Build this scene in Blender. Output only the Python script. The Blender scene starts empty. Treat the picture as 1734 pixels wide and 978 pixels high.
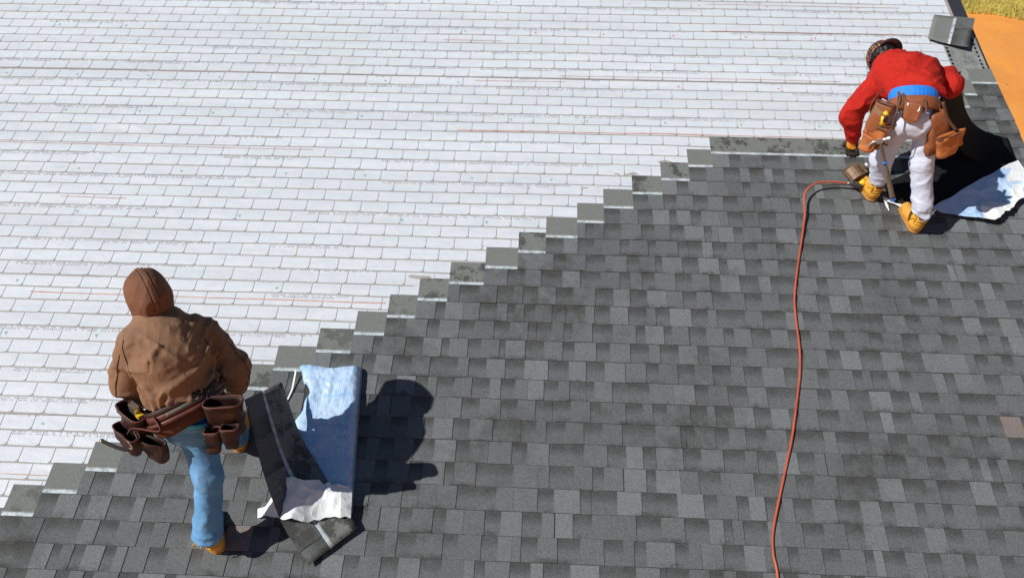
import bpy, math, random
import numpy as np
from mathutils import Vector, Matrix

scene = bpy.context.scene
COL = scene.collection
PITCH = math.radians(20.0)
CP, SP = math.cos(PITCH), math.sin(PITCH)

# ---------------------------------------------------------------- camera
cam_data = bpy.data.cameras.new('camera')
cam = bpy.data.objects.new('camera', cam_data)
COL.objects.link(cam)
cam.location = (0.1946, -3.8226, 3.5394)
cam.rotation_euler = (0.95799, -0.00425, 0.04510)
cam_data.sensor_fit = 'HORIZONTAL'
cam_data.sensor_width = 36.0
cam_data.lens = 1402.3 / 1734.0 * 36.0
cam_data.clip_start = 0.05
cam_data.clip_end = 3000.0
scene.camera = cam

# ---------------------------------------------------------------- light
SUN_EL, SUN_AZ = math.radians(42.0), math.radians(-114.0)      # azimuth clockwise from +Y
world = bpy.data.worlds.new('World')
scene.world = world
world.use_nodes = True
wn = world.node_tree.nodes
bg = wn['Background']
sky = wn.new('ShaderNodeTexSky')
sky.sky_type = 'NISHITA'
sky.sun_disc = False
sky.sun_elevation = SUN_EL
sky.sun_rotation = SUN_AZ
sky.air_density = 1.0
sky.dust_density = 0.3
sky.ozone_density = 2.0
world.node_tree.links.new(sky.outputs['Color'], bg.inputs['Color'])
bg.inputs['Strength'].default_value = 0.05

sun_data = bpy.data.lights.new('sun', 'SUN')
sun_data.energy = 4.8
sun_data.angle = math.radians(0.5)
sun_data.color = (1.0, 0.96, 0.89)
sun = bpy.data.objects.new('sun', sun_data)
COL.objects.link(sun)
SUN_DIR = Vector((math.sin(SUN_AZ) * math.cos(SUN_EL), math.cos(SUN_AZ) * math.cos(SUN_EL), math.sin(SUN_EL)))
sun.rotation_euler = SUN_DIR.to_track_quat('Z', 'Y').to_euler()
sun.location = (-6, -3, 8)

scene.view_settings.view_transform = 'Standard'
scene.view_settings.look = 'None'
scene.view_settings.exposure = 0.0
scene.view_settings.gamma = 1.0
scene.view_settings.use_curve_mapping = False

# ---------------------------------------------------------------- helpers
RNG = random.Random(11)
NR = np.random.RandomState(5)
ROOF_M = Matrix.Rotation(PITCH, 4, 'X')


def W(u, v, n=0.0):
    """roof coordinates (along the eave, up the slope, off the roof) to world"""
    return np.array([u, v * CP - n * SP, v * SP + n * CP])


def tag(o, label=None, cat=None, group=None, kind=None):
    if label: o['label'] = label
    if cat: o['category'] = cat
    if group: o['group'] = group
    if kind: o['kind'] = kind
    return o


def make_mesh(name, verts, faces, mats=None, smooth=False, uvs=None, fmat=None):
    me = bpy.data.meshes.new(name)
    me.from_pydata([tuple(map(float, v)) for v in verts], [], [tuple(map(int, f)) for f in faces])
    if mats is not None:
        for m in (mats if isinstance(mats, (list, tuple)) else [mats]):
            me.materials.append(m)
    if fmat is not None:
        me.polygons.foreach_set('material_index', np.array(fmat, dtype=np.int32))
    if uvs is not None:
        lay = me.uv_layers.new(name='uv')
        uvs = np.asarray(uvs, dtype=np.float32)
        li = np.empty(len(me.loops), dtype=np.int32)
        me.loops.foreach_get('vertex_index', li)
        lay.data.foreach_set('uv', uvs[li].ravel())
    if smooth:
        me.polygons.foreach_set('use_smooth', np.ones(len(me.polygons), dtype=bool))
    me.update()
    return me


def link(name, me, parent=None, loc=None, rot=None):
    o = bpy.data.objects.new(name, me)
    COL.objects.link(o)
    if parent is not None: o.parent = parent
    if loc is not None: o.location = loc
    if rot is not None: o.rotation_euler = rot
    return o


def root_empty(name, loc, label, cat, group=None, rot=(0, 0, 0)):
    o = bpy.data.objects.new(name, None)
    o.empty_display_size = 0.05
    COL.objects.link(o)
    o.location = loc
    o.rotation_euler = rot
    return tag(o, label, cat, group)


def part(name, verts, faces, mat, parent, base=(0, 0, 0), smooth=True, **kw):
    """mesh child; verts in the same space as base"""
    v = np.asarray(verts, dtype=np.float64) - np.asarray(base, dtype=np.float64)
    return link(name, make_mesh(name, v, faces, mat, smooth, **kw), parent)


def merge(*vfs):
    V, F, o = [], [], 0
    for v, f in vfs:
        V.extend([tuple(p) for p in v])
        F.extend([tuple(i + o for i in q) for q in f])
        o += len(v)
    return V, F


def box(c, ax, ay, az, sx, sy, sz):
    c = np.asarray(c, float)
    ax, ay, az = [np.asarray(a, float) for a in (ax, ay, az)]
    v = [c + ax * sx * i / 2 + ay * sy * j / 2 + az * sz * k / 2 for k in (-1, 1) for j in (-1, 1) for i in (-1, 1)]
    f = [(0, 2, 3, 1), (4, 5, 7, 6), (0, 1, 5, 4), (2, 6, 7, 3), (0, 4, 6, 2), (1, 3, 7, 5)]
    return v, f


def nrm(v):
    v = np.asarray(v, float)
    return v / (np.linalg.norm(v) + 1e-12)


def smooth_path(pts, n=8):
    pts = [np.asarray(p, float) for p in pts]
    P = [2 * pts[0] - pts[1]] + pts + [2 * pts[-1] - pts[-2]]
    out = []
    for i in range(1, len(P) - 2):
        p0, p1, p2, p3 = P[i - 1:i + 3]
        for k in range(n):
            t = k / n
            out.append(0.5 * ((2 * p1) + (-p0 + p2) * t + (2 * p0 - 5 * p1 + 4 * p2 - p3) * t * t + (-p0 + 3 * p1 - 3 * p2 + p3) * t ** 3))
    out.append(pts[-1])
    return out


def tube(pts, r, seg=8, caps=True):
    pts = [np.asarray(p, float) for p in pts]
    n = len(pts)
    rr = r if hasattr(r, '__len__') else [r] * n
    T = [nrm(pts[min(i + 1, n - 1)] - pts[max(i - 1, 0)]) for i in range(n)]
    a = np.array([0, 0, 1.0]) if abs(T[0][2]) < 0.9 else np.array([1.0, 0, 0])
    N = nrm(np.cross(T[0], a))
    V, F = [], []
    for i in range(n):
        N = nrm(N - T[i] * np.dot(N, T[i]))
        B = np.cross(T[i], N)
        for k in range(seg):
            an = 2 * math.pi * k / seg
            V.append(pts[i] + (N * math.cos(an) + B * math.sin(an)) * rr[i])
    for i in range(n - 1):
        for k in range(seg):
            k2 = (k + 1) % seg
            F.append((i * seg + k, i * seg + k2, (i + 1) * seg + k2, (i + 1) * seg + k))
    if caps:
        F.append(tuple(reversed(range(seg))))
        F.append(tuple((n - 1) * seg + k for k in range(seg)))
    return V, F


def ribbon(pts, width_dirs, widths, thick):
    """solid strip along a path; width_dirs/widths per point"""
    V, F = [], []
    n = len(pts)
    for i in range(n):
        p = np.asarray(pts[i], float)
        t = nrm(np.asarray(pts[min(i + 1, n - 1)], float) - np.asarray(pts[max(i - 1, 0)], float))
        wd = nrm(width_dirs[i] if hasattr(width_dirs[0], '__len__') else width_dirs)
        w = widths[i] if hasattr(widths, '__len__') else widths
        nn = nrm(np.cross(t, wd))
        for s, q in ((-1, 1), (1, 1), (1, -1), (-1, -1)):
            V.append(p + wd * s * w / 2 + nn * q * thick / 2)
    for i in range(n - 1):
        for k in range(4):
            k2 = (k + 1) % 4
            F.append((i * 4 + k, i * 4 + k2, i * 4 + 4 + k2, i * 4 + 4 + k))
    F.append((3, 2, 1, 0))
    F.append(((n - 1) * 4, (n - 1) * 4 + 1, (n - 1) * 4 + 2, (n - 1) * 4 + 3))
    return V, F


# value noise -------------------------------------------------------------
_LAT = NR.rand(32, 32, 32).astype(np.float32)


def vnoise(x, y, z):
    xi, yi, zi = np.floor(x), np.floor(y), np.floor(z)
    fx, fy, fz = x - xi, y - yi, z - zi
    fx = fx * fx * (3 - 2 * fx); fy = fy * fy * (3 - 2 * fy); fz = fz * fz * (3 - 2 * fz)
    xi = xi.astype(np.int64) & 31; yi = yi.astype(np.int64) & 31; zi = zi.astype(np.int64) & 31
    x1, y1, z1 = (xi + 1) & 31, (yi + 1) & 31, (zi + 1) & 31
    L = _LAT
    c00 = L[xi, yi, zi] * (1 - fx) + L[x1, yi, zi] * fx
    c10 = L[xi, y1, zi] * (1 - fx) + L[x1, y1, zi] * fx
    c01 = L[xi, yi, z1] * (1 - fx) + L[x1, yi, z1] * fx
    c11 = L[xi, y1, z1] * (1 - fx) + L[x1, y1, z1] * fx
    a = c00 * (1 - fy) + c10 * fy
    b = c01 * (1 - fy) + c11 * fy
    return a * (1 - fz) + b * fz


def ridge(P, s, o=0.0, warp=0.0, wf=5.0):
    x, y, z = P[..., 0], P[..., 1], P[..., 2]
    if warp:
        w = (vnoise(x * wf + 7, y * wf + 3, z * wf + 1) - 0.5) * warp
        x = x + w; y = y + w * 0.7; z = z + w
    n = vnoise(x * s[0] + o, y * s[1] + o * 1.7, z * s[2] + o * 0.6)
    return 1.0 - np.abs(2.0 * n - 1.0)


# ---------------------------------------------------------------- signed-distance figures
def d_cap(P, a, b, ra, rb):
    a, b = np.asarray(a, np.float32), np.asarray(b, np.float32)
    ba = b - a
    pa = P - a
    t = np.clip((pa @ ba) / max(float(ba @ ba), 1e-9), 0, 1)
    q = pa - t[..., None] * ba
    return np.sqrt((q * q).sum(-1)) - (ra + t * (rb - ra))


def d_ecap(P, a, b, side, ra, rb):
    """capsule with an elliptical section: ra/rb = (half width along side, half depth)"""
    a, b = np.asarray(a, np.float32), np.asarray(b, np.float32)
    ba = b - a
    L = float(np.linalg.norm(ba))
    ax = ba / L
    s = nrm(np.asarray(side, float) - ax * float(np.dot(side, ax))).astype(np.float32)
    fwd = np.cross(ax, s).astype(np.float32)
    pa = P - a
    h = pa @ ax
    t = np.clip(h / L, 0, 1)
    ex = h - t * L
    rs = ra[0] + t * (rb[0] - ra[0])
    rf = ra[1] + t * (rb[1] - ra[1])
    m = np.minimum(rs, rf)
    q = np.sqrt(((pa @ s) / rs) ** 2 + ((pa @ fwd) / rf) ** 2 + (ex / m) ** 2)
    return (q - 1) * m


def d_ell(P, c, X, Y, Z, r):
    q = P - np.asarray(c, np.float32)
    k = np.sqrt(((q @ np.asarray(X, np.float32)) / r[0]) ** 2 + ((q @ np.asarray(Y, np.float32)) / r[1]) ** 2 + ((q @ np.asarray(Z, np.float32)) / r[2]) ** 2)
    return (k - 1) * min(r)


def smin(a, b, k):
    h = np.clip(0.5 + 0.5 * (b - a) / k, 0, 1)
    return b * (1 - h) + a * h - k * h * (1 - h)


def sunion(ds, k):
    r = ds[0]
    for d in ds[1:]:
        r = smin(r, d, k)
    return r


def surface(fn, lo, hi, h, disp=None):
    """mesh of fn(P)=0 by surface nets; disp(P) is added near the surface"""
    lo = np.asarray(lo, np.float32)
    n = np.ceil((np.asarray(hi) - lo) / h).astype(int) + 1
    g = [lo[i] + h * np.arange(n[i], dtype=np.float32) for i in range(3)]
    P = np.stack(np.meshgrid(*g, indexing='ij'), -1)
    F = fn(P).astype(np.float32)
    if disp is not None:
        m = np.abs(F) < 0.045
        F[m] += disp(P[m]).astype(np.float32)
    F[0] = F[-1] = 1; F[:, 0] = F[:, -1] = 1; F[:, :, 0] = F[:, :, -1] = 1
    ins = F < 0
    nx, ny, nz = F.shape
    cs = np.zeros((nx - 1, ny - 1, nz - 1), np.int32)
    for dx in (0, 1):
        for dy in (0, 1):
            for dz in (0, 1):
                cs += ins[dx:nx - 1 + dx, dy:ny - 1 + dy, dz:nz - 1 + dz]
    act = (cs > 0) & (cs < 8)
    idx = np.full(act.shape, -1, np.int64)
    ci = np.argwhere(act)
    idx[act] = np.arange(len(ci))
    acc = np.zeros((len(ci), 3)); cnt = np.zeros(len(ci))
    cor = [(0, 0, 0), (1, 0, 0), (0, 1, 0), (1, 1, 0), (0, 0, 1), (1, 0, 1), (0, 1, 1), (1, 1, 1)]
    for i in range(8):
        for j in range(i + 1, 8):
            if sum(abs(cor[i][k] - cor[j][k]) for k in range(3)) != 1: continue
            A = ci + cor[i]; B = ci + cor[j]
            fa = F[A[:, 0], A[:, 1], A[:, 2]]; fb = F[B[:, 0], B[:, 1], B[:, 2]]
            x = (fa < 0) != (fb < 0)
            t = fa[x] / (fa[x] - fb[x])
            acc[x] += A[x] + (B[x] - A[x]) * t[:, None]
            cnt[x] += 1
    V = lo + h * acc / cnt[:, None]
    Fs = []
    for ax in range(3):
        sl0 = [slice(None)] * 3; sl1 = [slice(None)] * 3
        sl0[ax] = slice(0, -1); sl1[ax] = slice(1, None)
        a, b = ins[tuple(sl0)], ins[tuple(sl1)]
        e = np.argwhere(a != b)
        o1, o2 = [k for k in range(3) if k != ax]
        ok = (e[:, o1] > 0) & (e[:, o2] > 0) & (e[:, o1] < F.shape[o1] - 1) & (e[:, o2] < F.shape[o2] - 1)
        e = e[ok]
        q = []
        for d1, d2 in ((-1, -1), (0, -1), (0, 0), (-1, 0)):
            c = e.copy(); c[:, o1] += d1; c[:, o2] += d2
            q.append(idx[c[:, 0], c[:, 1], c[:, 2]])
        q = np.stack(q, 1)
        sgn = a[e[:, 0], e[:, 1], e[:, 2]]
        if ax == 1: sgn = ~sgn
        q[~sgn] = q[~sgn][:, ::-1]
        Fs.append(q)
    Fq = np.concatenate(Fs)
    return V, Fq[(Fq >= 0).all(1)]


def bounds(pts, pad):
    p = np.array(pts)
    return p.min(0) - pad, p.max(0) + pad


# ---------------------------------------------------------------- materials
def new_mat(name):
    m = bpy.data.materials.new(name)
    m.use_nodes = True
    nt = m.node_tree
    return m, nt, nt.nodes['Principled BSDF']


def N(nt, typ, **kw):
    n = nt.nodes.new(typ)
    for k, v in kw.items():
        if k in n.inputs.keys(): n.inputs[k].default_value = v
        else: setattr(n, k, v)
    return n


def pos_noise(nt, scale, detail=3.0, rough=0.55, vec=None, scl=None):
    if vec is None:
        vec = N(nt, 'ShaderNodeNewGeometry').outputs['Position']
    if scl is not None:
        mp = N(nt, 'ShaderNodeMapping'); mp.inputs['Scale'].default_value = scl
        nt.links.new(vec, mp.inputs['Vector']); vec = mp.outputs['Vector']
    n = N(nt, 'ShaderNodeTexNoise', Scale=scale, Detail=detail, Roughness=rough)
    nt.links.new(vec, n.inputs['Vector'])
    return n.outputs['Fac']


def ramp(nt, fac, stops):
    r = N(nt, 'ShaderNodeValToRGB')
    e = r.color_ramp.elements
    while len(e) < len(stops): e.new(0.5)
    for el, (p, c) in zip(e, stops):
        el.position = p
        el.color = (*c, 1) if hasattr(c, '__len__') else (c, c, c, 1)
    nt.links.new(fac, r.inputs['Fac'])
    return r.outputs['Color']


def mix(nt, fac, a, b, typ='MIX'):
    m = N(nt, 'ShaderNodeMix', data_type='RGBA', blend_type=typ)
    for i, v in ((0, fac), (6, a), (7, b)):
        if hasattr(v, 'is_linked'): nt.links.new(v, m.inputs[i])
        elif i == 0: m.inputs[0].default_value = v
        else: m.inputs[i].default_value = (*v, 1) if len(v) == 3 else v
    return m.outputs[2]


def math_node(nt, op, a, b=0.0, c=0.0):
    m = N(nt, 'ShaderNodeMath', operation=op)
    for i, v in enumerate((a, b, c)):
        if hasattr(v, 'is_linked'): nt.links.new(v, m.inputs[i])
        else: m.inputs[i].default_value = v
    return m.outputs[0]


def bump(nt, bsdf, h, strength=0.3, dist=0.004):
    b = N(nt, 'ShaderNodeBump', Strength=strength, Distance=dist)
    nt.links.new(h, b.inputs['Height'])
    nt.links.new(b.outputs['Normal'], bsdf.inputs['Normal'])


def simple_mat(name, col, rough=0.7, var=0.25, scale=40.0, bstr=0.25, bdist=0.003, big=6.0, metallic=0.0, spec=0.4, fine=350.0, sheen=0.0):
    m, nt, b = new_mat(name)
    n1 = pos_noise(nt, scale, 4.0)
    n2 = pos_noise(nt, big, 3.0)
    lo = tuple(c * (1 - var) for c in col); hi = tuple(min(1, c * (1 + var)) for c in col)
    c1 = ramp(nt, n1, [(0.3, lo), (0.7, hi)])
    c2 = mix(nt, 0.5, c1, ramp(nt, n2, [(0.3, lo), (0.7, hi)]))
    nt.links.new(c2, b.inputs['Base Color'])
    b.inputs['Roughness'].default_value = rough
    b.inputs['Metallic'].default_value = metallic
    b.inputs['Specular IOR Level'].default_value = spec
    if sheen: b.inputs['Sheen Weight'].default_value = sheen
    h = math_node(nt, 'ADD', n1, math_node(nt, 'MULTIPLY', pos_noise(nt, fine, 2.0), 0.4))
    bump(nt, b, h, bstr, bdist)
    return m


def cloth_mat(name, col, var=0.18, fold=9.0, fold_d=0.03, scl=(1, 1, 1), dirt=0.0, weave=420.0, worn=None):
    """woven cloth: creases from ridged noise, weave, worn and dirty patches"""
    m, nt, b = new_mat(name)
    g = N(nt, 'ShaderNodeNewGeometry').outputs['Position']
    lo = tuple(c * (1 - var) for c in col); hi = tuple(min(1, c * (1 + var)) for c in col)
    c = mix(nt, 0.5, ramp(nt, pos_noise(nt, 14.0, 5.0, 0.65, g), [(0.3, lo), (0.7, hi)]), ramp(nt, pos_noise(nt, 4.0, 3.0, 0.5, g), [(0.3, lo), (0.7, hi)]))
    if worn is not None:
        c = mix(nt, math_node(nt, 'MULTIPLY', ramp(nt, pos_noise(nt, 7.0, 5.0, 0.7, g), [(0.52, 0.0), (0.72, 1.0)]), 0.5), c, worn)
    if dirt:
        c = mix(nt, math_node(nt, 'MULTIPLY', ramp(nt, pos_noise(nt, 10.0, 6.0, 0.75, g), [(0.56, 0.0), (0.70, 1.0)]), dirt), c, (0.10, 0.09, 0.08))
    nt.links.new(c, b.inputs['Base Color'])
    b.inputs['Roughness'].default_value = 0.93
    b.inputs['Specular IOR Level'].default_value = 0.18
    n1 = pos_noise(nt, fold, 2.5, 0.45, g, scl)
    r1 = math_node(nt, 'POWER', math_node(nt, 'SUBTRACT', 1.0, math_node(nt, 'ABSOLUTE', math_node(nt, 'MULTIPLY_ADD', n1, 4.0, -2.0))), 2.0)
    n2 = pos_noise(nt, fold * 2.3, 2.0, 0.5, g, (scl[1], scl[2], scl[0]))
    r2 = math_node(nt, 'SUBTRACT', 1.0, math_node(nt, 'ABSOLUTE', math_node(nt, 'MULTIPLY_ADD', n2, 4.0, -2.0)))
    h = math_node(nt, 'ADD', r1, math_node(nt, 'MULTIPLY', r2, 0.35))
    h = math_node(nt, 'ADD', h, math_node(nt, 'MULTIPLY', pos_noise(nt, weave, 1.0, 0.5, g), 0.06))
    bump(nt, b, h, 0.35, fold_d * 0.22)
    return m


def shingle_colour(nt, light, dark):
    """granules: speckle over a base tone"""
    sp = pos_noise(nt, 190.0, 1.5, 0.7)
    sp2 = pos_noise(nt, 75.0, 3.0, 0.65)
    f = math_node(nt, 'ADD', math_node(nt, 'MULTIPLY', sp, 0.55), math_node(nt, 'MULTIPLY', sp2, 0.45))
    return ramp(nt, f, [(0.33, dark), (0.50, tuple((a + b) / 2 for a, b in zip(dark, light))), (0.67, light)]), f


def stain(nt, col, y, amount=0.6):
    big = pos_noise(nt, 1.3, 4.0, 0.65)
    mid = pos_noise(nt, 14.0, 4.0, 0.7)
    s = math_node(nt, 'MULTIPLY', ramp(nt, big, [(0.50, 0.0), (0.66, 1.0)]), ramp(nt, mid, [(0.35, 0.1), (0.6, 1.0)]))
    c = mix(nt, math_node(nt, 'MULTIPLY', s, amount), col, (0.040, 0.038, 0.035))
    # scuffs gathered along the lower edge
    lowe = ramp(nt, math_node(nt, 'ADD', y, math_node(nt, 'MULTIPLY', pos_noise(nt, 30.0, 4.0, 0.75), 0.10)), [(0.055, 1.0), (0.085, 0.0)])
    lowm = ramp(nt, pos_noise(nt, 3.7, 4.0, 0.7), [(0.50, 0.0), (0.62, 1.0)])
    c = mix(nt, math_node(nt, 'MULTIPLY', math_node(nt, 'MULTIPLY', lowe, lowm), 0.65), c, (0.035, 0.034, 0.032))
    # small tar smears
    t = ramp(nt, pos_noise(nt, 8.5, 5.0, 0.75), [(0.70, 0.0), (0.735, 1.0)])
    c = mix(nt, math_node(nt, 'MULTIPLY', t, 0.8), c, (0.022, 0.022, 0.022))
    return c


# shingle backing (valleys, headlap, seal strip)
M_BASE, nt, b = new_mat('shingle_base')
uvn = N(nt, 'ShaderNodeUVMap'); uvn.uv_map = 'uv'
sep = N(nt, 'ShaderNodeSeparateXYZ'); nt.links.new(uvn.outputs['UV'], sep.inputs[0])
yv = sep.outputs['Y']                                             # metres up the shingle
oi = N(nt, 'ShaderNodeObjectInfo')
col, spk = shingle_colour(nt, (0.160, 0.170, 0.175), (0.072, 0.077, 0.080))
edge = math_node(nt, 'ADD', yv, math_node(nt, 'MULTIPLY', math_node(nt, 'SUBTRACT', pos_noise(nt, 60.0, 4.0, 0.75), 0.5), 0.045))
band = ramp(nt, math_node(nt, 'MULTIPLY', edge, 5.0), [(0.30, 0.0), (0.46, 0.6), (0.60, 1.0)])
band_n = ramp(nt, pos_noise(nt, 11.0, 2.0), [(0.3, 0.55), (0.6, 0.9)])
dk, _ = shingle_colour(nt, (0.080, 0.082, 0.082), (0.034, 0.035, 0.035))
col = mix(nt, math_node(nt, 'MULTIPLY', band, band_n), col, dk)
col = stain(nt, col, yv)
hl = ramp(nt, pos_noise(nt, 130.0, 3.0, 0.7), [(0.3, (0.130, 0.138, 0.132)), (0.7, (0.215, 0.226, 0.216))])
tarm = ramp(nt, oi.outputs['Random'], [(0.35, 0.0), (0.75, 1.0)])
tar = ramp(nt, pos_noise(nt, 6.0, 6.0, 0.78), [(0.50, 0.0), (0.56, 1.0)])
hl = mix(nt, math_node(nt, 'MULTIPLY', math_node(nt, 'MULTIPLY', tar, tarm), 0.8), hl, (0.045, 0.046, 0.042))
strip_n = pos_noise(nt, 22.0, 5.0, 0.75)
strip_c = ramp(nt, strip_n, [(0.36, (0.26, 0.29, 0.30)), (0.5, (0.48, 0.54, 0.58)), (0.66, (0.66, 0.73, 0.78))])
in_hl = math_node(nt, 'GREATER_THAN', yv, 0.1475)
wob = math_node(nt, 'ADD', yv, math_node(nt, 'MULTIPLY', math_node(nt, 'SUBTRACT', pos_noise(nt, 70.0, 4.0, 0.7), 0.5), 0.016))
soft = ramp(nt, math_node(nt, 'MULTIPLY', wob, 4.0), [(0.62, 1.0), (0.665, 0.8), (0.70, 0.0)])
in_strip = math_node(nt, 'MULTIPLY', in_hl, soft)
col = mix(nt, in_hl, col, hl)
col = mix(nt, in_strip, col, strip_c)
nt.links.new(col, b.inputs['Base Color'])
nt.links.new(math_node(nt, 'SUBTRACT', 0.92, math_node(nt, 'MULTIPLY', in_strip, 0.5)), b.inputs['Roughness'])
b.inputs['Specular IOR Level'].default_value = 0.3
bump(nt, b, spk, 0.6, 0.003)

# laminated tabs
M_TAB, nt, b = new_mat('shingle_tab')
oi = N(nt, 'ShaderNodeObjectInfo')
tc = N(nt, 'ShaderNodeTexCoord')
sepo = N(nt, 'ShaderNodeSeparateXYZ'); nt.links.new(tc.outputs['Object'], sepo.inputs[0])
c1, spk = shingle_colour(nt, (0.224, 0.240, 0.250), (0.114, 0.123, 0.129))
c2, _ = shingle_colour(nt, (0.155, 0.166, 0.171), (0.072, 0.077, 0.080))
col = mix(nt, ramp(nt, oi.outputs['Random'], [(0.0, 0.0), (0.55, 0.35), (0.80, 0.75), (1.0, 1.0)]), c2, c1)
col = stain(nt, col, sepo.outputs['Y'], 0.55)
rust = math_node(nt, 'MULTIPLY', math_node(nt, 'GREATER_THAN', oi.outputs['Random'], 0.994), ramp(nt, pos_noise(nt, 20.0, 4.0, 0.7), [(0.35, 0.15), (0.65, 0.6)]))
col = mix(nt, rust, col, (0.26, 0.15, 0.11))
nt.links.new(col, b.inputs['Base Color'])
b.inputs['Roughness'].default_value = 0.92
b.inputs['Specular IOR Level'].default_value = 0.3
bump(nt, b, spk, 0.6, 0.003)

M_BLACK = simple_mat('asphalt_back', (0.013, 0.013, 0.0145), 0.8, 0.3, 30.0, 0.35, 0.002, spec=0.12)
M_STRIP = simple_mat('seal_strip', (0.55, 0.60, 0.64), 0.35, 0.35, 26.0, 0.2, 0.002)
M_START = simple_mat('starter_granules', (0.23, 0.24, 0.24), 0.95, 0.55, 60.0, 0.6, 0.003, 9.0)

# underlayment
M_PANEL, nt, b = new_mat('underlayment_face')
g = N(nt, 'ShaderNodeNewGeometry').outputs['Position']
streak = pos_noise(nt, 9.0, 4.0, 0.6, g, (1.0, 2.6, 2.6))
tone = ramp(nt, streak, [(0.28, (0.61, 0.66, 0.735)), (0.5, (0.66, 0.70, 0.765)), (0.75, (0.70, 0.735, 0.79))])
dirt = ramp(nt, pos_noise(nt, 2.2, 5.0, 0.7), [(0.50, 0.0), (0.74, 1.0)])
tone = mix(nt, math_node(nt, 'MULTIPLY', dirt, 0.22), tone, (0.48, 0.50, 0.53))
lanes = ramp(nt, pos_noise(nt, 1.0, 4.0, 0.6, g, (0.22, 4.5, 4.5)), [(0.40, 0.0), (0.66, 1.0)])  # stretched dirt tone, deepened to paint in soft shadow bands along the courses
tone = mix(nt, math_node(nt, 'MULTIPLY', lanes, 0.34), tone, (0.43, 0.46, 0.50))
sm = ramp(nt, pos_noise(nt, 17.0, 5.0, 0.75, g, (0.35, 1, 1)), [(0.70, 0.0), (0.76, 1.0)])
tone = mix(nt, math_node(nt, 'MULTIPLY', sm, 0.22), tone, (0.50, 0.50, 0.49))
nt.links.new(tone, b.inputs['Base Color'])
b.inputs['Roughness'].default_value = 0.5
b.inputs['Specular IOR Level'].default_value = 0.35
wr = math_node(nt, 'ADD', pos_noise(nt, 16.0, 4.0, 0.6, g, (0.6, 1.6, 1.6)), math_node(nt, 'MULTIPLY', pos_noise(nt, 60.0, 3.0), 0.25))
bump(nt, b, wr, 0.35, 0.010)

M_SHEET = simple_mat('underlayment_line', (0.35, 0.335, 0.32), 0.7, 0.2, 20.0, 0.2, 0.002, 2.0)
M_GREEN = simple_mat('green_ink', (0.22, 0.52, 0.42), 0.6, 0.15, 60.0, 0.05)
M_ORANGE_INK = simple_mat('orange_ink', (0.80, 0.30, 0.20), 0.6, 0.15, 60.0, 0.05)
M_GREY_INK = simple_mat('grey_ink', (0.45, 0.46, 0.49), 0.6, 0.2, 60.0, 0.05)
M_RED_INK = simple_mat('red_chalk', (0.58, 0.33, 0.27), 0.8, 0.3, 24.0, 0.05)

M_WOOD = simple_mat('roof_board', (0.30, 0.21, 0.12), 0.8, 0.3, 18.0)
M_DRIP = simple_mat('drip_edge_paint', (0.035, 0.038, 0.05), 0.45, 0.2, 20.0, 0.1)
M_SIDING = simple_mat('house_siding', (0.55, 0.53, 0.48), 0.7, 0.1, 10.0)

M_DIRT, nt, b = new_mat('orange_dirt')
c = ramp(nt, pos_noise(nt, 0.9, 6.0, 0.65), [(0.3, (0.84, 0.31, 0.045)), (0.55, (0.92, 0.36, 0.060)), (0.8, (0.94, 0.42, 0.095))])
c = mix(nt, math_node(nt, 'MULTIPLY', ramp(nt, pos_noise(nt, 0.45, 5.0, 0.7, None, (1.0, 0.35, 1.0)), [(0.45, 0.0), (0.62, 1.0)]), 0.45), c, (0.62, 0.25, 0.06))
c = mix(nt, math_node(nt, 'MULTIPLY', ramp(nt, pos_noise(nt, 6.0, 5.0, 0.75), [(0.62, 0.0), (0.72, 1.0)]), 0.5), c, (0.60, 0.26, 0.08))
nt.links.new(c, b.inputs['Base Color'])
b.inputs['Roughness'].default_value = 0.95
bump(nt, b, pos_noise(nt, 3.0, 6.0, 0.7), 0.3, 0.05)
M_GRASS = simple_mat('dry_grass', (0.50, 0.40, 0.09), 0.8, 0.45, 3.0, 0.1, 0.01, 0.6)
M_STONE = simple_mat('pebble', (0.34, 0.20, 0.11), 0.9, 0.3, 12.0)
# ================================================================ setting
GZ = -3.5
gv = [(-400, -400, GZ), (400, -400, GZ), (400, 900, GZ), (-400, 900, GZ)]
ground = link('ground', make_mesh('ground', gv, [(0, 1, 2, 3)], M_DIRT))
tag(ground, 'orange bare dirt beside the house', kind='structure')


def grass_edge(x):
    return 20.55 - 0.12 * (x - 12) + 0.35 * math.sin(x * 1.3) + 0.15 * math.sin(x * 4.1)


# lawn sheet beyond the dirt, then blades on it
xs = np.arange(4, 60.01, 0.5)
lv = [(x, grass_edge(x), GZ + 0.004) for x in xs] + [(x, 80, GZ + 0.004) for x in xs]
nx_ = len(xs)
lawn = link('lawn', make_mesh('lawn', lv, [(i, i + 1, nx_ + i + 1, nx_ + i) for i in range(nx_ - 1)], M_GRASS))
tag(lawn, 'dry yellow green lawn beyond the dirt', kind='structure')
GV, GF = [], []
rg = random.Random(3)
for i in range(16000):
    x = rg.uniform(9, 19)
    y = grass_edge(x) + (rg.random() ** 1.6) * 9.0 - 0.15
    a = rg.uniform(0, math.pi); hh = rg.uniform(0.05, 0.16); w = rg.uniform(0.008, 0.02)
    dx, dy = math.cos(a) * w, math.sin(a) * w
    lx, ly = rg.uniform(-.06, .06), rg.uniform(-.06, .06)
    k = len(GV)
    GV += [(x - dx, y - dy, GZ), (x + dx, y + dy, GZ), (x + lx, y + ly, GZ + hh)]
    GF.append((k, k + 1, k + 2))
tag(link('grass', make_mesh('grass', GV, GF, M_GRASS)), 'short dry grass at the edge of the dirt', 'grass', kind='stuff')
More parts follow.
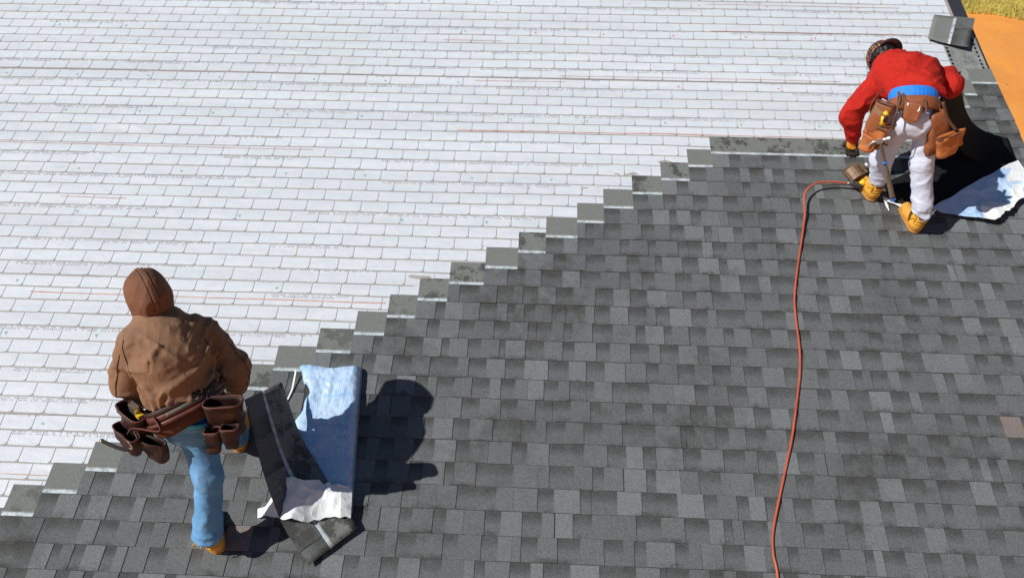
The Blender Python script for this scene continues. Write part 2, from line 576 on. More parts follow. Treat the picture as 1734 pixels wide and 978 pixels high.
# clods on the dirt
CV, CF = [], []
for i in range(150):
    x, y = rg.uniform(9, 14.5), rg.uniform(10.5, 20)
    s = rg.choice([0.012, 0.018, 0.022, 0.035]) * rg.uniform(0.7, 1.3)
    k = len(CV)
    CV += [(x + s * rg.uniform(.7, 1.2), y, GZ), (x, y + s * rg.uniform(.7, 1.2), GZ), (x - s, y, GZ), (x, y - s * rg.uniform(.7, 1.2), GZ), (x + rg.uniform(-.3, .3) * s, y, GZ + s * 0.55)]
    CF += [(k, k + 1, k + 4), (k + 1, k + 2, k + 4), (k + 2, k + 3, k + 4), (k + 3, k, k + 4)]
tag(link('dirt_clods', make_mesh('dirt_clods', CV, CF, M_STONE)), 'small clods scattered over the orange dirt', 'dirt clods', kind='stuff')

# roof deck
UL, UR, VB, VT = -7.5, 3.84, -3.2, 5.8
E_ = 0.143                                                       # shingle exposure


def slab(u0, u1, v0, v1, n0, n1):
    return box(((u0 + u1) / 2, (v0 + v1) / 2, (n0 + n1) / 2), (1, 0, 0), (0, 1, 0), (0, 0, 1), u1 - u0, v1 - v0, n1 - n0)


v, f = slab(UL, UR, VB, VT, -0.03, 0.0)
roof = link('roof', make_mesh('roof', v, f, M_WOOD), rot=(PITCH, 0, 0))
tag(roof, 'sloping roof half covered in grey shingles', kind='structure')
# walls below, set back under the roof edge
pts = []
for x in (UL + 0.3, UR - 0.35):
    for (vv, z) in ((VB + 0.4, None), (VB + 0.4, GZ), (VT, GZ), (VT, None)):
        y = vv * CP
        pts.append((x, y, GZ if z is not None else vv * SP - 0.12))
wall = link('house_wall', make_mesh('house_wall', pts, [(0, 1, 2, 3), (7, 6, 5, 4), (0, 4, 5, 1), (3, 2, 6, 7)], M_SIDING))
tag(wall, 'house wall under the roof', kind='structure')
# drip edge: flat leg on the roof and a turned down face
dv = [(3.745, VB, 0.0035), (3.862, VB, 0.0035), (3.866, VB, -0.06), (3.745, VT, 0.0035), (3.862, VT, 0.0035), (3.866, VT, -0.06),
      (3.745, VB, 0.001), (3.858, VB, 0.001), (3.862, VB, -0.06), (3.745, VT, 0.001), (3.858, VT, 0.001), (3.862, VT, -0.06)]
df = [(0, 1, 4, 3), (1, 2, 5, 4), (6, 9, 10, 7), (7, 10, 11, 8), (0, 3, 9, 6), (2, 8, 11, 5), (0, 6, 7, 1), (1, 7, 8, 2), (3, 4, 10, 9), (4, 5, 11, 10)]
link('drip_edge', make_mesh('drip_edge', dv, df, M_DRIP), roof)

# ---------------------------------------------------------------- shingle courses
STAIR = {-14: 1.468, -13: 1.284, -12: 1.072, -11: 0.852, -10: 0.636, -9: 0.443, -8: 0.221, -7: 0.029, -6: -0.196, -5: -0.434, -4: -0.634,
         -3: -0.824, -2: -1.024, -1: -1.251, 0: -1.501, 1: -1.711, 2: -1.90, 3: -2.09, 4: -2.285, 5: -2.477, 6: -2.684, 7: -2.872, 8: -3.07, 9: -3.27, 10: -3.47, 11: -3.67, 12: -3.87, 13: -4.07}
RIGHT = {-15: 3.30, -16: 3.36, -17: 3.42, -18: 3.50, -19: 3.565, -20: 3.66}
RAKE = 3.868


def stair_u(v):
    """left limit of the laid shingles at height v"""
    us = [u for i, u in STAIR.items() if -i * E_ <= v <= -i * E_ + 0.337]
    return min(us) if us else (9.0 if v > 0 else -9.0)


N0 = 0.0065
rs = random.Random(21)
BY = [0.0, 0.030, 0.080, 0.1425, 0.1440, 0.172, 0.337]
BT = [0.0120, 0.0112, 0.0098, 0.0080, 0.0079, 0.0072, 0.0036]     # top surface
BB = [0.0082, 0.0075, 0.0062, 0.0042, 0.0042, 0.0034, 0.0002]


def shingle_mesh(L, head=0.337, cut=0.0):
    ys = [y for y in BY if y < head - 1e-4] + [head]
    top = np.interp(ys, BY, BT) + N0
    bot = np.interp(ys, BY, BB) + N0
    m = len(ys)
    V, UV = [], []
    for x in (0.0, L):
        for y, t in zip(ys, top): V.append((x, y, t)); UV.append((x, y))
        for y, t in zip(ys, bot): V.append((x, y, t)); UV.append((x, y))
    F = []
    for k in range(m - 1):
        F.append((k, 2 * m + k, 2 * m + k + 1, k + 1))
        F.append((k, k + 1, m + k + 1, m + k))
        F.append((2 * m + k, 3 * m + k, 3 * m + k + 1, 2 * m + k + 1))
    F.append((0, m, 3 * m, 2 * m))
    F.append((m - 1, 3 * m - 1, 4 * m - 1, 2 * m - 1))
    return make_mesh('shingle', V, F, M_BASE, uvs=UV)


def tab_mesh(w, sk):
    y0, y1 = 0.0, 0.1412
    z = lambda y, t: float(np.interp(y, BY, BT)) + N0 + t
    th = 0.0034
    pts = [(0, y0), (w, y0 + sk), (w, 0.07), (w, y1), (0, y1), (0, 0.07)]
    V = [(x, y, z(y, th)) for x, y in pts] + [(x, y, z(y, -0.0005)) for x, y in pts]
    F = [(0, 1, 2, 5), (5, 2, 3, 4)] + [(i, i + 6, (i + 1) % 6 + 6, (i + 1) % 6) for i in range(6)]
    return make_mesh('tab', V, F, M_TAB)


TABS = {}


def get_tab(w):
    k = max(3, int(round(w / 0.01)))
    if k not in TABS:
        TABS[k] = [tab_mesh(k * 0.01 - 0.001, s) for s in (0.0, 0.0012, -0.0012)]
    return k * 0.01, rs.choice(TABS[k])


def lay_shingle(i, u0, u1, tabs=True):
    L = u1 - u0 - 0.0022
    if L < 0.03: return
    o = link('shingle', shingle_mesh(L), roof, (u0 + 0.001, -i * E_ + rs.uniform(-.0012, .0012), rs.uniform(0, .0007)))
    o.rotation_euler = (0, 0, rs.uniform(-.0009, .0009))
    x = 0.0
    on = rs.random() < 0.5
    while x < L - 0.015:
        w = rs.choice([rs.uniform(.11, .16), rs.uniform(.10, .14), rs.uniform(.10, .14), rs.uniform(.05, .08)]) if on else rs.choice([rs.uniform(.10, .15), rs.uniform(.09, .13), rs.uniform(.05, .09)])
        if x + w > L - 0.03: w = L - x
        if on and w > 0.025:
            wk, me = get_tab(w)
            if x + wk > L + 0.002:
                me = tab_mesh(L - x, 0.0); wk = L - x
            link('tab', me, o, (x, rs.uniform(-.0006, .0006), rs.uniform(-.0002, .0006)))
            w = wk
        x += w
        on = not on if rs.random() < 0.9 else on


for i in sorted(STAIR):
    u = STAIR[i]
    right = RAKE + rs.uniform(-.006, .004)
    first = True
    while u < right - 0.02:
        L = 1.0
        if u + L > right - 0.12: L = right - u if right - u < 1.05 else 0.62
        # only what the photo shows, and a step to either side of it
        if u + L > -4.3:
            lay_shingle(i, u, min(u + L, right))
        u += L
for i, u in RIGHT.items():
    lay_shingle(i, u, RAKE + rs.uniform(-.006, .003))

# starter strip along the rake
su0, su1 = 3.548, 3.842
for k, (a, c) in enumerate(((2.45, 3.02), (3.022, 3.72))):
    v, f = slab(su0 + 0.004 * k, su1, a, c, 0.0042 + 0.0, 0.0080)
    st = link('starter_shingle', make_mesh('starter_shingle', v, f, M_START), roof)
    DV = []
    y = a + 0.02
    while y < c - 0.03:
        for ux, w in ((su1 - 0.035, 0.016), (su0 + 0.022, 0.020)):
            L = rs.uniform(.022, .036)
            DV.append(slab(ux - w / 2, ux + w / 2, y, y + L, 0.0078, 0.0092))
        y += 0.05
    v, f = merge(*DV)
    so = link('sealant_dashes', make_mesh('sealant_dashes', v, f, M_BLACK), st)
    so['kind'] = 'stuff'

# ---------------------------------------------------------------- underlayment
SEAMS = [-1.275, -0.212, 0.842, 1.900, 2.970]
ROWH, CW = 0.1052, 0.2007
rp = random.Random(77)
WR = [(-3.9, 3.33, 0.9, 0.06), (-2.2, 3.22, 0.8, 0.06), (-2.9, 2.3, 0.7, 0.07), (-0.4, 3.55, 0.6, 0.05), (0.6, 2.22, 0.7, 0.06), (1.5, 3.1, 0.9, 0.05), (0.3, 1.75, 0.4, 0.04), (2.6, 3.5, 0.5, 0.05), (-1.6, 1.15, 0.5, 0.05)]


def sheet_h(u, v):
    u = np.asarray(u, float); v = np.asarray(v, float)
    z = np.zeros_like(u)
    h = 0.0045 * vnoise(u * 1.7 + 3, v * 3.1 + 5, z + 0.5) + 0.0022 * vnoise(u * 6 + 1, v * 9 + 2, z + 2.5)
    for (a, c, lu, lv) in WR:
        g = np.exp(-((u - a) / lu) ** 2 - ((v - c) / lv) ** 2)
        h = h + 0.010 * g * (1 - np.abs(2 * vnoise(u * 5 + a, v * 12 + u * 2, z + 4.2) - 1))
    return h


def right_limit(v):
    if v < 2.335: return stair_u(v)
    return 3.555 if v < 3.73 else 3.72


_LV = np.arange(-3.0, 6.0, 0.01)
_LU = np.array([right_limit(float(x)) for x in _LV])


def limit_lookup(v):
    return _LU[np.clip(((np.asarray(v) + 3.0) * 100).astype(int), 0, len(_LU) - 1)]


sheet_labels = ['narrow white underlayment sheet beside the stepped shingle ends at bottom left',
                'white underlayment sheet behind the hooded worker\'s hips and tool belt',
                'white underlayment sheet just above the brown hood, crossing left half of roof',
                'white underlayment sheet ending at the top shingle course, left of the crouched worker\'s legs',
                'uppermost white underlayment sheet reaching the roof edge under the patterned cap']
for s, v0 in enumerate(SEAMS):
    v1 = v0 + 1.12 if s < 4 else 5.0
    ul = -6.6
    span = v1 - v0

    def base_n(u, v):
        fade = np.clip((limit_lookup(v) - u) / 0.25, 0, 1)
        return 0.0012 + 0.0042 * np.clip(1 - (v - v0) / 0.30, 0, 1) * np.clip(0.25 + fade, 0, 1) + sheet_h(u, v) * fade
    # base sheet grid
    us = np.linspace(ul, 3.74 if s > 2 else 3.6, 260); vs = np.linspace(v0, v1, 44)
    UU, VV = np.meshgrid(us, vs)
    lim_row = np.array([right_limit(float(x)) for x in vs])[:, None]
    fade = np.clip((lim_row - UU) / 0.25, 0, 1)
    NN = 0.0012 + 0.0042 * np.clip(1 - (VV - v0) / 0.30, 0, 1) * np.clip(0.25 + fade, 0, 1) + sheet_h(UU, VV) * fade - 0.0010
    V = np.stack([UU, VV, NN], -1).reshape(-1, 3)
    nu = len(us)
    F = [(r * nu + c, r * nu + c + 1, (r + 1) * nu + c + 1, (r + 1) * nu + c) for r in range(len(vs) - 1) for c in range(nu - 1)]
    # turned edge so that the lap reads as a sheet
    k0 = len(V)
    V = list(V) + [(u, v0, 0.0) for u in us]
    F += [(c, k0 + c, k0 + c + 1, c + 1) for c in range(nu - 1)]
    sh = link('underlayment_sheet', make_mesh('underlayment_sheet', V, F, M_SHEET), rot=(PITCH, 0, 0))
    tag(sh, sheet_labels[s], 'underlayment', 'white underlayment sheets lapped up the roof')

    cells = []
    nrow = 10 if s < 4 else 14
    for r in range(nrow):
        a = v0 + 0.020 + r * ROWH
        b_ = a + ROWH - 0.0105
        if r == 0: a = v0 + 0.009
        off = (0.5 * CW if (r + s) % 2 else 0.0) + rp.uniform(-.012, .012) + s * 0.037
        vm = (a + b_) / 2
        lim = min(max(right_limit(vm), right_limit(b_ - .002), right_limit(b_ + .05)) if vm < 2.30 else right_limit(vm), 3.73)
        # left limit of what the frame (and a step aside) shows
        left = -3.16 - (vm + 0.2) * 0.42 - 0.85
        k = math.floor((left - off) / CW)
        while off + k * CW < lim:
            x0 = off + k * CW + 0.0021; x1 = off + (k + 1) * CW - 0.0021
            x1c = min(x1, lim - 0.004) if vm > 2.335 else x1
            if x1c - x0 > 0.02 and vm < 4.45: cells.append((r, x0, x1c, a, b_, x1c < x1 - 1e-6))
            k += 1
    # nearest first: the 300 that show largest stay single pieces
    cells.sort(key=lambda c: (c[0] // 2, abs(c[1] + 0.5)))
    rest = []
    shapes = []
    for n_, (r, x0, x1, a, b_, cut) in enumerate(cells):
        R = 0.024 if x1 - x0 > 0.08 else 0.008
        j = lambda: rp.uniform(-.0008, .0008)
        out = [(x0 + 0.010, a + j()), (x1 - R, a + j())]
        if not cut:
            out += [(x1 - R * 0.5, a + R * 0.13), (x1 - R * 0.13, a + R * 0.5), (x1, a + R)]
        else:
            out += [(x1, a)]
        out += [(x1, b_), ((x0 + x1) / 2, b_ + j()), (x0, b_), (x0, a + 0.010)]
        out = np.array(out)
        out[:, 1] += 0.010 * (vnoise(out[:, 0] * 1.3 + 5.0 * s, np.full(len(out), r * 0.21 + 2.3), np.full(len(out), 0.4)) - 0.5) + 0.005 * (vnoise(out[:, 0] * 4.0, np.full(len(out), r * 0.7 + s), np.full(len(out), 2.4)) - 0.5)
        cen = out.mean(0) * 0 + np.array([(x0 + x1) / 2, (out[:, 1].min() + out[:, 1].max()) / 2])
        ins = cen + (out - cen) * np.array([1 - 0.016 / (x1 - x0), 1 - 0.020 / (b_ - a)])
        shapes.append((out, ins, cen, a, b_))
    allpts = np.concatenate([np.concatenate([o_, i_, c_[None]]) for o_, i_, c_, _, _ in shapes])
    allz = base_n(allpts[:, 0], allpts[:, 1])
    at_ = 0
    for n_, (out, ins, cen, a, b_) in enumerate(shapes):
        m = len(out)
        wob = rp.uniform(0, .0006)
        zo = allz[at_:at_ + m]; zi = allz[at_ + m:at_ + 2 * m]; zc = float(allz[at_ + 2 * m]); at_ += 2 * m + 1
        fl = min(1.0, max(0.25, (right_limit((a + b_) / 2) - cen[0]) / 0.3))
        V = [(p[0], p[1], z - 0.0005) for p, z in zip(out, zo)] + [(p[0], p[1], z + 0.0007 * fl + 0.0004) for p, z in zip(out, zo)] + \
            [(p[0], p[1], z + (0.0009 + wob * .4) * fl + 0.0004) for p, z in zip(ins, zi)] + [(cen[0], cen[1], zc + (0.0011 + wob * .5) * fl + 0.0004)]
        F = [(q, (q + 1) % m, m + (q + 1) % m, m + q) for q in range(m)] + [(m + q, m + (q + 1) % m, 2 * m + (q + 1) % m, 2 * m + q) for q in range(m)] + [(2 * m + q, 2 * m + (q + 1) % m, 3 * m) for q in range(m)]
        if n_ < 300:
            me = make_mesh('panel', V, F, M_PANEL)
            link('panel', me, sh)
        else:
            rest.append((V, F))
    if rest:
        v, f = merge(*rest)
        o = link('far_panels', make_mesh('far_panels', v, f, M_PANEL), sh)
        o['kind'] = 'stuff'
    # printing: little emblems, rings and lines of small type
    TV = []; MV = []; OV = []
    gu = np.arange(-6.6, 3.9, 0.04); gw = np.arange(v0, v1 + 0.08, 0.04)
    GU, GW = np.meshgrid(gu, gw)
    GN = base_n(GU, GW)

    def cellz(u, v):
        x = min(max((u - gu[0]) / 0.04, 0), len(gu) - 1.001); y = min(max((v - gw[0]) / 0.04, 0), len(gw) - 1.001)
        i, j = int(x), int(y); fx, fy = x - i, y - j
        return float((GN[j, i] * (1 - fx) + GN[j, i + 1] * fx) * (1 - fy) + (GN[j + 1, i] * (1 - fx) + GN[j + 1, i + 1] * fx) * fy) + 0.0032

    def blob(u, v, r, k=6):
        z = cellz(u, v)
        V = [(u + r * math.cos(t * 2 * math.pi / k) * 1.0, v + r * 0.9 * math.sin(t * 2 * math.pi / k), z) for t in range(k)]
        return V, [tuple(range(k))]
    for r in (0, 2, 5, 8, 9, 12):
        if r >= nrow: continue
        a = v0 + 0.020 + r * ROWH
        vt = a + ROWH - 0.022
        lim = min(right_limit(a + 0.05), 3.5)
        left = -3.3 - (a + 0.2) * 0.42
        u = left + rp.uniform(0, .3)
        while u < lim - 0.5:
            Lr = rp.uniform(.5, .95) if r != 9 else rp.uniform(.05, .10)
            if rp.random() < (0.75 if r != 2 else 0.35):
                for line in range(1 if r == 9 else rp.choice([1, 2, 2])):
                    x = u + rp.uniform(0, .02)
                    while x < u + Lr * (1 if line == 0 else 0.8):
                        w = rp.uniform(.006, .020)
                        z = cellz(x, vt)
                        y = vt - line * 0.015
                        TV.append(([(x, y, z), (x + w, y, z), (x + w, y + 0.0085, z), (x, y + 0.0085, z)], [(0, 1, 2, 3)]))
                        x += w + rp.choice([.004, .006, .010, .03])
            if (r in (5, 9) and rp.random() < 0.8) or (r == 12):
                uu = u + rp.uniform(.0, .02) + 0.1
                orange = s == 4 and uu > -0.1 or (s == 3 and uu > 0.8 and r > 6)
                dst = OV if orange else MV
                vy = a + 0.038
                dst.append(blob(uu, vy, 0.0105))
                if r == 5: dst.append(blob(uu + 0.004, vy - 0.016, 0.005))
            u += CW * (3 if r != 9 else rp.choice([3, 3, 4]))
    for nm, L_, mt in (('printed_text', TV, M_GREY_INK), ('green_emblems', MV, M_GREEN), ('orange_emblems', OV, M_ORANGE_INK)):
        if L_:
            v, f = merge(*L_)
            o = link(nm, make_mesh(nm, v, f, mt), sh)
            o['kind'] = 'stuff'
    # chalk lines
    for (cv, u0, u1, wdt) in ((0.700, -3.3, -0.55, .007), (2.352, -0.5, 1.5, .0105), (2.352, 1.5, 2.6, .007), (1.56, -3.4, -2.9, .005), (2.10, -4.2, -1.6, .005), (2.93, -0.4, 0.35, .005), (3.0, 0.3, 2.6, .005), (3.62, 1.6, 3.4, .006), (3.44, -0.7, -0.2, .006), (-0.60, -3.1, -2.6, .005), (3.99, 1.6, 3.3, .005)):
        if v0 <= cv < v0 + 1.06:
            n_ = max(6, int((u1 - u0) / 0.05))
            V = []; F = []
            for q in range(n_ + 1):
                u = u0 + (u1 - u0) * q / n_
                if u > right_limit(cv) - .01: break
                vv = cv + 0.004 * math.sin(u * 1.1) + 0.0015 * math.sin(u * 7)
                z = cellz(u, vv) + 0.0006
                w = wdt * (0.6 + 0.8 * float(vnoise(np.array([u * 4]), np.array([cv * 9]), np.array([0.3]))[0]))
                V += [(u, vv - w / 2, z), (u, vv + w / 2, z)]
                if q: F.append((len(V) - 4, len(V) - 2, len(V) - 1, len(V) - 3))
            if F: link('chalk_line', make_mesh('chalk_line', V, F, M_RED_INK), sh)
# ================================================================ things lying on the roof
UVN = np.array([[1, 0, 0], [0, CP, SP], [0, -SP, CP]])            # rows: u, v, n axes in world


def roof_root(name, u, v, label, cat, group=None):
    return root_empty(name, W(u, v, 0.0), label, cat, group, rot=(PITCH, 0, 0))


def rpart(name, verts, faces, mat, parent, base, smooth=True, **kw):
    return part(name, verts, faces, mat, parent, (base[0], base[1], 0.0), smooth, **kw)


def strip_surface(ctr, wdir, nw, width, thick, mat_front, mat_back):
    """a bent shingle: grid along path ctr (uvn) with unit width dirs; columns across the width.
    returns verts, faces, face material (0 front, 1 back/edges), uv (across metres, along)"""
    n = len(ctr)
    V, UV = [], []
    nor = []
    for i in range(n):
        t = nrm(np.asarray(ctr[min(i + 1, n - 1)]) - np.asarray(ctr[max(i - 1, 0)]))
        nn = nrm(np.cross(wdir[i], t))
        nor.append(nn)
    s = 0.0
    for side in (0, 1):
        for i in range(n):
            for k in range(nw):
                x = (k / (nw - 1) - 0.5) * width
                V.append(np.asarray(ctr[i]) + wdir[i] * x - nor[i] * thick * side)
                UV.append((i / (n - 1), k / (nw - 1) * 0.337))
    F, M = [], []
    o = n * nw
    for i in range(n - 1):
        for k in range(nw - 1):
            q = (i * nw + k, i * nw + k + 1, (i + 1) * nw + k + 1, (i + 1) * nw + k)
            F.append(q); M.append(0)
            F.append(tuple(o + x for x in reversed(q))); M.append(1)
    for i in range(n - 1):
        a, b_ = i * nw, (i + 1) * nw
        F.append((a, b_, o + b_, o + a)); M.append(1)
        a, b_ = i * nw + nw - 1, (i + 1) * nw + nw - 1
        F.append((b_, a, o + a, o + b_)); M.append(1)
    for k in range(nw - 1):
        F.append((k + 1, k, o + k, o + k + 1)); M.append(1)
        e = (n - 1) * nw
        F.append((e + k, e + k + 1, o + e + k + 1, o + e + k)); M.append(1)
    return V, F, M, UV


# ---- air hose
hose_uv = [(1.50, -1.35, .010), (1.53, -1.025, .009), (1.524, -0.903, .009), (1.537, -0.787, .009), (1.584, -0.631, .009), (1.671, -0.375, .009), (1.734, -0.184, .009), (1.809, 0.099, .009),
           (1.849, 0.268, .009), (1.872, 0.443, .009), (1.883, 0.671, .009), (1.90, 0.837, .009), (1.962, 1.10, .010), (2.043, 1.41, .018), (2.075, 1.565, .035), (2.082, 1.68, .055), (2.118, 1.755, .070), (2.20, 1.808, .075), (2.31, 1.822, .072), (2.415, 1.816, .066)]
hose_uv = [(u, v, n + 0.0165) for u, v, n in hose_uv]
M_HOSE = simple_mat('orange_hose', (0.46, 0.095, 0.05), 0.45, 0.25, 9.0, 0.1, 0.001)
v, f = tube(smooth_path(hose_uv, 7), 0.0074, 10)
hose = link('air_hose', make_mesh('air_hose', v, f, M_HOSE, True), rot=(PITCH, 0, 0))
tag(hose, 'orange red air hose snaking down the grey shingles to the nail gun', 'hose')

# ---- nail gun at the end of the hose
M_GUNMETAL = simple_mat('gun_metal', (0.30, 0.30, 0.31), 0.4, 0.25, 40.0, 0.2, 0.001, metallic=0.7)
M_GUNDARK = simple_mat('gun_rubber', (0.03, 0.03, 0.033), 0.6, 0.3, 40.0)
M_COIL = simple_mat('bronze_magazine', (0.22, 0.15, 0.095), 0.45, 0.3, 40.0, 0.2, 0.001, metallic=0.3)
M_YELLOW = simple_mat('yellow_plastic', (0.80, 0.50, 0.03), 0.45, 0.15, 30.0, 0.05)
gb = (2.51, 1.83)
gun = roof_root('nail_gun', *gb, 'bronze and black coil nail gun by the tan boot at the hose end', 'nail gun')
ax_g = nrm((0.80, 0.45, 0.10)); ay_g = nrm((-0.45, 0.80, 0.15)); az_g = np.cross(ax_g, ay_g)
c0 = np.array([2.475, 1.895, 0.095])
# drum: short wide cylinder with ribs
dr = []
for (h0, h1, r) in ((-.045, -.038, .062), (-.038, -.012, .058), (-.012, -.004, .061), (-.004, .026, .058), (.026, .045, .060)):
    dr.append(tube([c0 + ay_g * h0 + az_g * 0, c0 + ay_g * h1], r, 14))
v, f = merge(*dr)
rpart('magazine', v, f, M_COIL, gun, gb, False)
v, f = merge(box(c0 + ay_g * 0.058, ax_g, ay_g, az_g, 0.10, 0.02, 0.07), box(c0 + ax_g * 0.062, ax_g, ay_g, az_g, 0.02, 0.085, 0.09))
rpart('magazine_door', v, f, M_COIL, gun, gb, False)
v, f = tube([c0 + ax_g * .10 + az_g * .05, c0 + ax_g * .10 - az_g * .02, c0 + ax_g * .095 - az_g * .085], [.036, .034, .026], 14)
rpart('body', v, f, M_GUNDARK, gun, gb)
v, f = tube([c0 + ax_g * .10 + az_g * .055, c0 + ax_g * .10 + az_g * .075], [.038, .030], 14)
rpart('cap', v, f, M_GUNMETAL, gun, gb)
hp = [c0 + ax_g * .07 - ay_g * .03, c0 + ax_g * .03 - ay_g * .085, c0 - ax_g * .03 - ay_g * .10, np.array([2.44, 1.82, .085])]
v, f = tube(smooth_path(hp, 5), 0.019, 10)
rpart('handle', v, f, M_GUNDARK, gun, gb)
v, f = tube([c0 + ax_g * .02 - ay_g * .085 + az_g * .02, c0 - ax_g * .02 - ay_g * .095 + az_g * .02], .022, 10)
rpart('yellow_grip', v, f, M_YELLOW, gun, gb)
v, f = merge(tube([np.array([2.485, 1.815, .085]), np.array([2.44, 1.818, .085])], .015, 10), tube([np.array([2.44, 1.818, .085]), np.array([2.41, 1.816, .083])], .0115, 8))
rpart('coupling', v, f, M_GUNMETAL, gun, gb)
v, f = merge(box(c0 + ax_g * .10 - az_g * .10, ax_g, ay_g, az_g, .03, .04, .05), box(c0 + ax_g * .06 - ay_g * .05 - az_g * .02, ax_g, ay_g, az_g, .012, .03, .045))
rpart('nose', v, f, M_GUNMETAL, gun, gb, False)


# ---- wrapper film
def film_mat(name, text_rot):
    m, nt, b = new_mat(name)
    uvn_ = N(nt, 'ShaderNodeUVMap'); uvn_.uv_map = 'uv'
    sp = N(nt, 'ShaderNodeSeparateXYZ'); nt.links.new(uvn_.outputs['UV'], sp.inputs[0])
    x, y = sp.outputs['X'], sp.outputs['Y']
    # lines of type run along y; x picks the line
    ln = math_node(nt, 'LESS_THAN', math_node(nt, 'FRACT', math_node(nt, 'MULTIPLY', x, 84.0)), 0.42)
    cv = N(nt, 'ShaderNodeCombineXYZ')
    nt.links.new(math_node(nt, 'MULTIPLY', math_node(nt, 'FLOOR', math_node(nt, 'MULTIPLY', x, 84.0)), 3.1), cv.inputs[0])
    nt.links.new(math_node(nt, 'MULTIPLY', y, 24.0), cv.inputs[1])
    tn = N(nt, 'ShaderNodeTexNoise', Scale=1.0, Detail=2.0); nt.links.new(cv.outputs[0], tn.inputs['Vector'])
    word = ramp(nt, tn.outputs['Fac'], [(0.44, 0.0), (0.50, 1.0)])
    col_gap = math_node(nt, 'GREATER_THAN', math_node(nt, 'FRACT', math_node(nt, 'MULTIPLY', y, 4.6)), 0.10)
    blk = ramp(nt, pos_noise(nt, 5.0, 1.0), [(0.36, 0.0), (0.42, 1.0)])
    ink = math_node(nt, 'MULTIPLY', math_node(nt, 'MULTIPLY', ln, word), math_node(nt, 'MULTIPLY', col_gap, blk))
    base = ramp(nt, pos_noise(nt, 9.0, 4.0), [(0.3, (0.29, 0.49, 0.82)), (0.7, (0.50, 0.68, 0.90))])  # blue of the shade on white film, put into the base colour
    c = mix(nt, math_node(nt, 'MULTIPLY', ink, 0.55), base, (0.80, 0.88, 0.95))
    nt.links.new(c, b.inputs['Base Color'])
    b.inputs['Roughness'].default_value = 0.18
    b.inputs['Specular IOR Level'].default_value = 0.7
    h = math_node(nt, 'ADD', pos_noise(nt, 22.0, 4.0, 0.6), math_node(nt, 'MULTIPLY', pos_noise(nt, 7.0, 3.0), 1.2))
    bump(nt, b, h, 0.5, 0.012)
    return m


M_FILM_SHADED = film_mat('wrapper_print_shaded', 0)
M_FILMW = simple_mat('wrapper_white', (0.82, 0.85, 0.87), 0.35, 0.06, 30.0, 0.5, 0.01)  # the film's own white, without the painted blue shade


def quilt(corners, nu, nv, hfun, keep=None, thick=0.0012, warp=None, trange=None, size=(0.36, 1.0)):
    """film over four uv corners (a b / d c), height hfun(s,t,u,v)"""
    A, B, C_, D = [np.array(c, float) for c in corners]
    V, UV = [], []
    for j in range(nv):
        for i in range(nu):
            s, t = i / (nu - 1), j / (nv - 1)
            if trange is not None:
                t0_, t1_ = trange(s)
                t = t0_ + (t1_ - t0_) * t
            p = (A * (1 - s) + B * s) * (1 - t) + (D * (1 - s) + C_ * s) * t
            if warp is not None: p = p + np.array(warp(s, t))
            V.append((p[0], p[1], hfun(s, t, p[0], p[1]))); UV.append((s * size[0], t * size[1]))
    F = []
    for j in range(nv - 1):
        for i in range(nu - 1):
            if keep is None or keep((i + .5) / (nu - 1), (j + .5) / (nv - 1)):
                k = j * nu + i
                F.append((k, k + nu, k + nu + 1, k + 1))
    return V, F, UV


def n1(x, k=0.0):
    return float(vnoise(np.array([x]), np.array([k + 0.3]), np.array([k * 1.7 + 0.6]))[0]) - 0.5


def crumple(u, v, amp, f=9.0, o=0.0, aniso=1.3):
    p = np.array([[u, v, 0.37 + o]])
    return float(amp * (ridge(p, (f, f * aniso, 1), o)[0] * 0.65 + ridge(p, (f * 2.3, f * 2.1, 1), o + 4)[0] * 0.35))


M_STACK = simple_mat('stacked_shingle', (0.045, 0.046, 0.048), 0.9, 0.3, 60.0)


def stack(parent, base, c, ang, w, L, n0, count, th=0.0052):
    ca, sa = math.cos(ang), math.sin(ang)
    for k in range(count):
        j = rs.uniform(-.006, .006)
        v, f = box((c[0] + j, c[1] + rs.uniform(-.008, .008), n0 + k * th + th / 2), (ca, sa, 0), (-sa, ca, 0), (0, 0, 1), w, L, th - 0.0006)
        rpart('shingle', v, f, M_BLACK if k % 3 else M_STACK, parent, base, False)


ROOFTOP = 0.0225                                                    # top of laid shingles
# left bundle
lb = (-1.09, -0.30)
bun = roof_root('shingle_bundle', *lb, 'open shingle bundle in printed white film beside the hooded worker\'s leg', 'shingle bundle', 'opened shingle bundles')
stack(bun, lb, (-1.075, -0.30), math.radians(5), 0.30, 0.90, ROOFTOP, 10)
TOPB = ROOFTOP + 0.052


def h_left(s, t, u, v):
    es = min(s, 1 - s) / 0.13; et = min(t, 1 - t) / 0.06
    e = min(1.0, max(0.0, es)); e2 = min(1.0, max(0.0, et))
    prof = math.sqrt(max(0.0, 1 - (1 - e) ** 2.2)) * (0.35 + 0.65 * math.sqrt(max(0, 1 - (1 - e2) ** 2)))
    return ROOFTOP + 0.004 + 0.058 * prof + crumple(u, v, 0.016, 15.0, 0.0, 0.28) * (0.3 + prof) - 0.006


def keep_left(s, t):
    # torn away at the lower left where the top shingle slides out
    edge = 0.20 + 0.10 * math.sin(t * 23) * 0.4
    if t > 0.70 and s < (t - 0.70) * 1.5 + 0.05 * math.sin(t * 60): return False
    return True


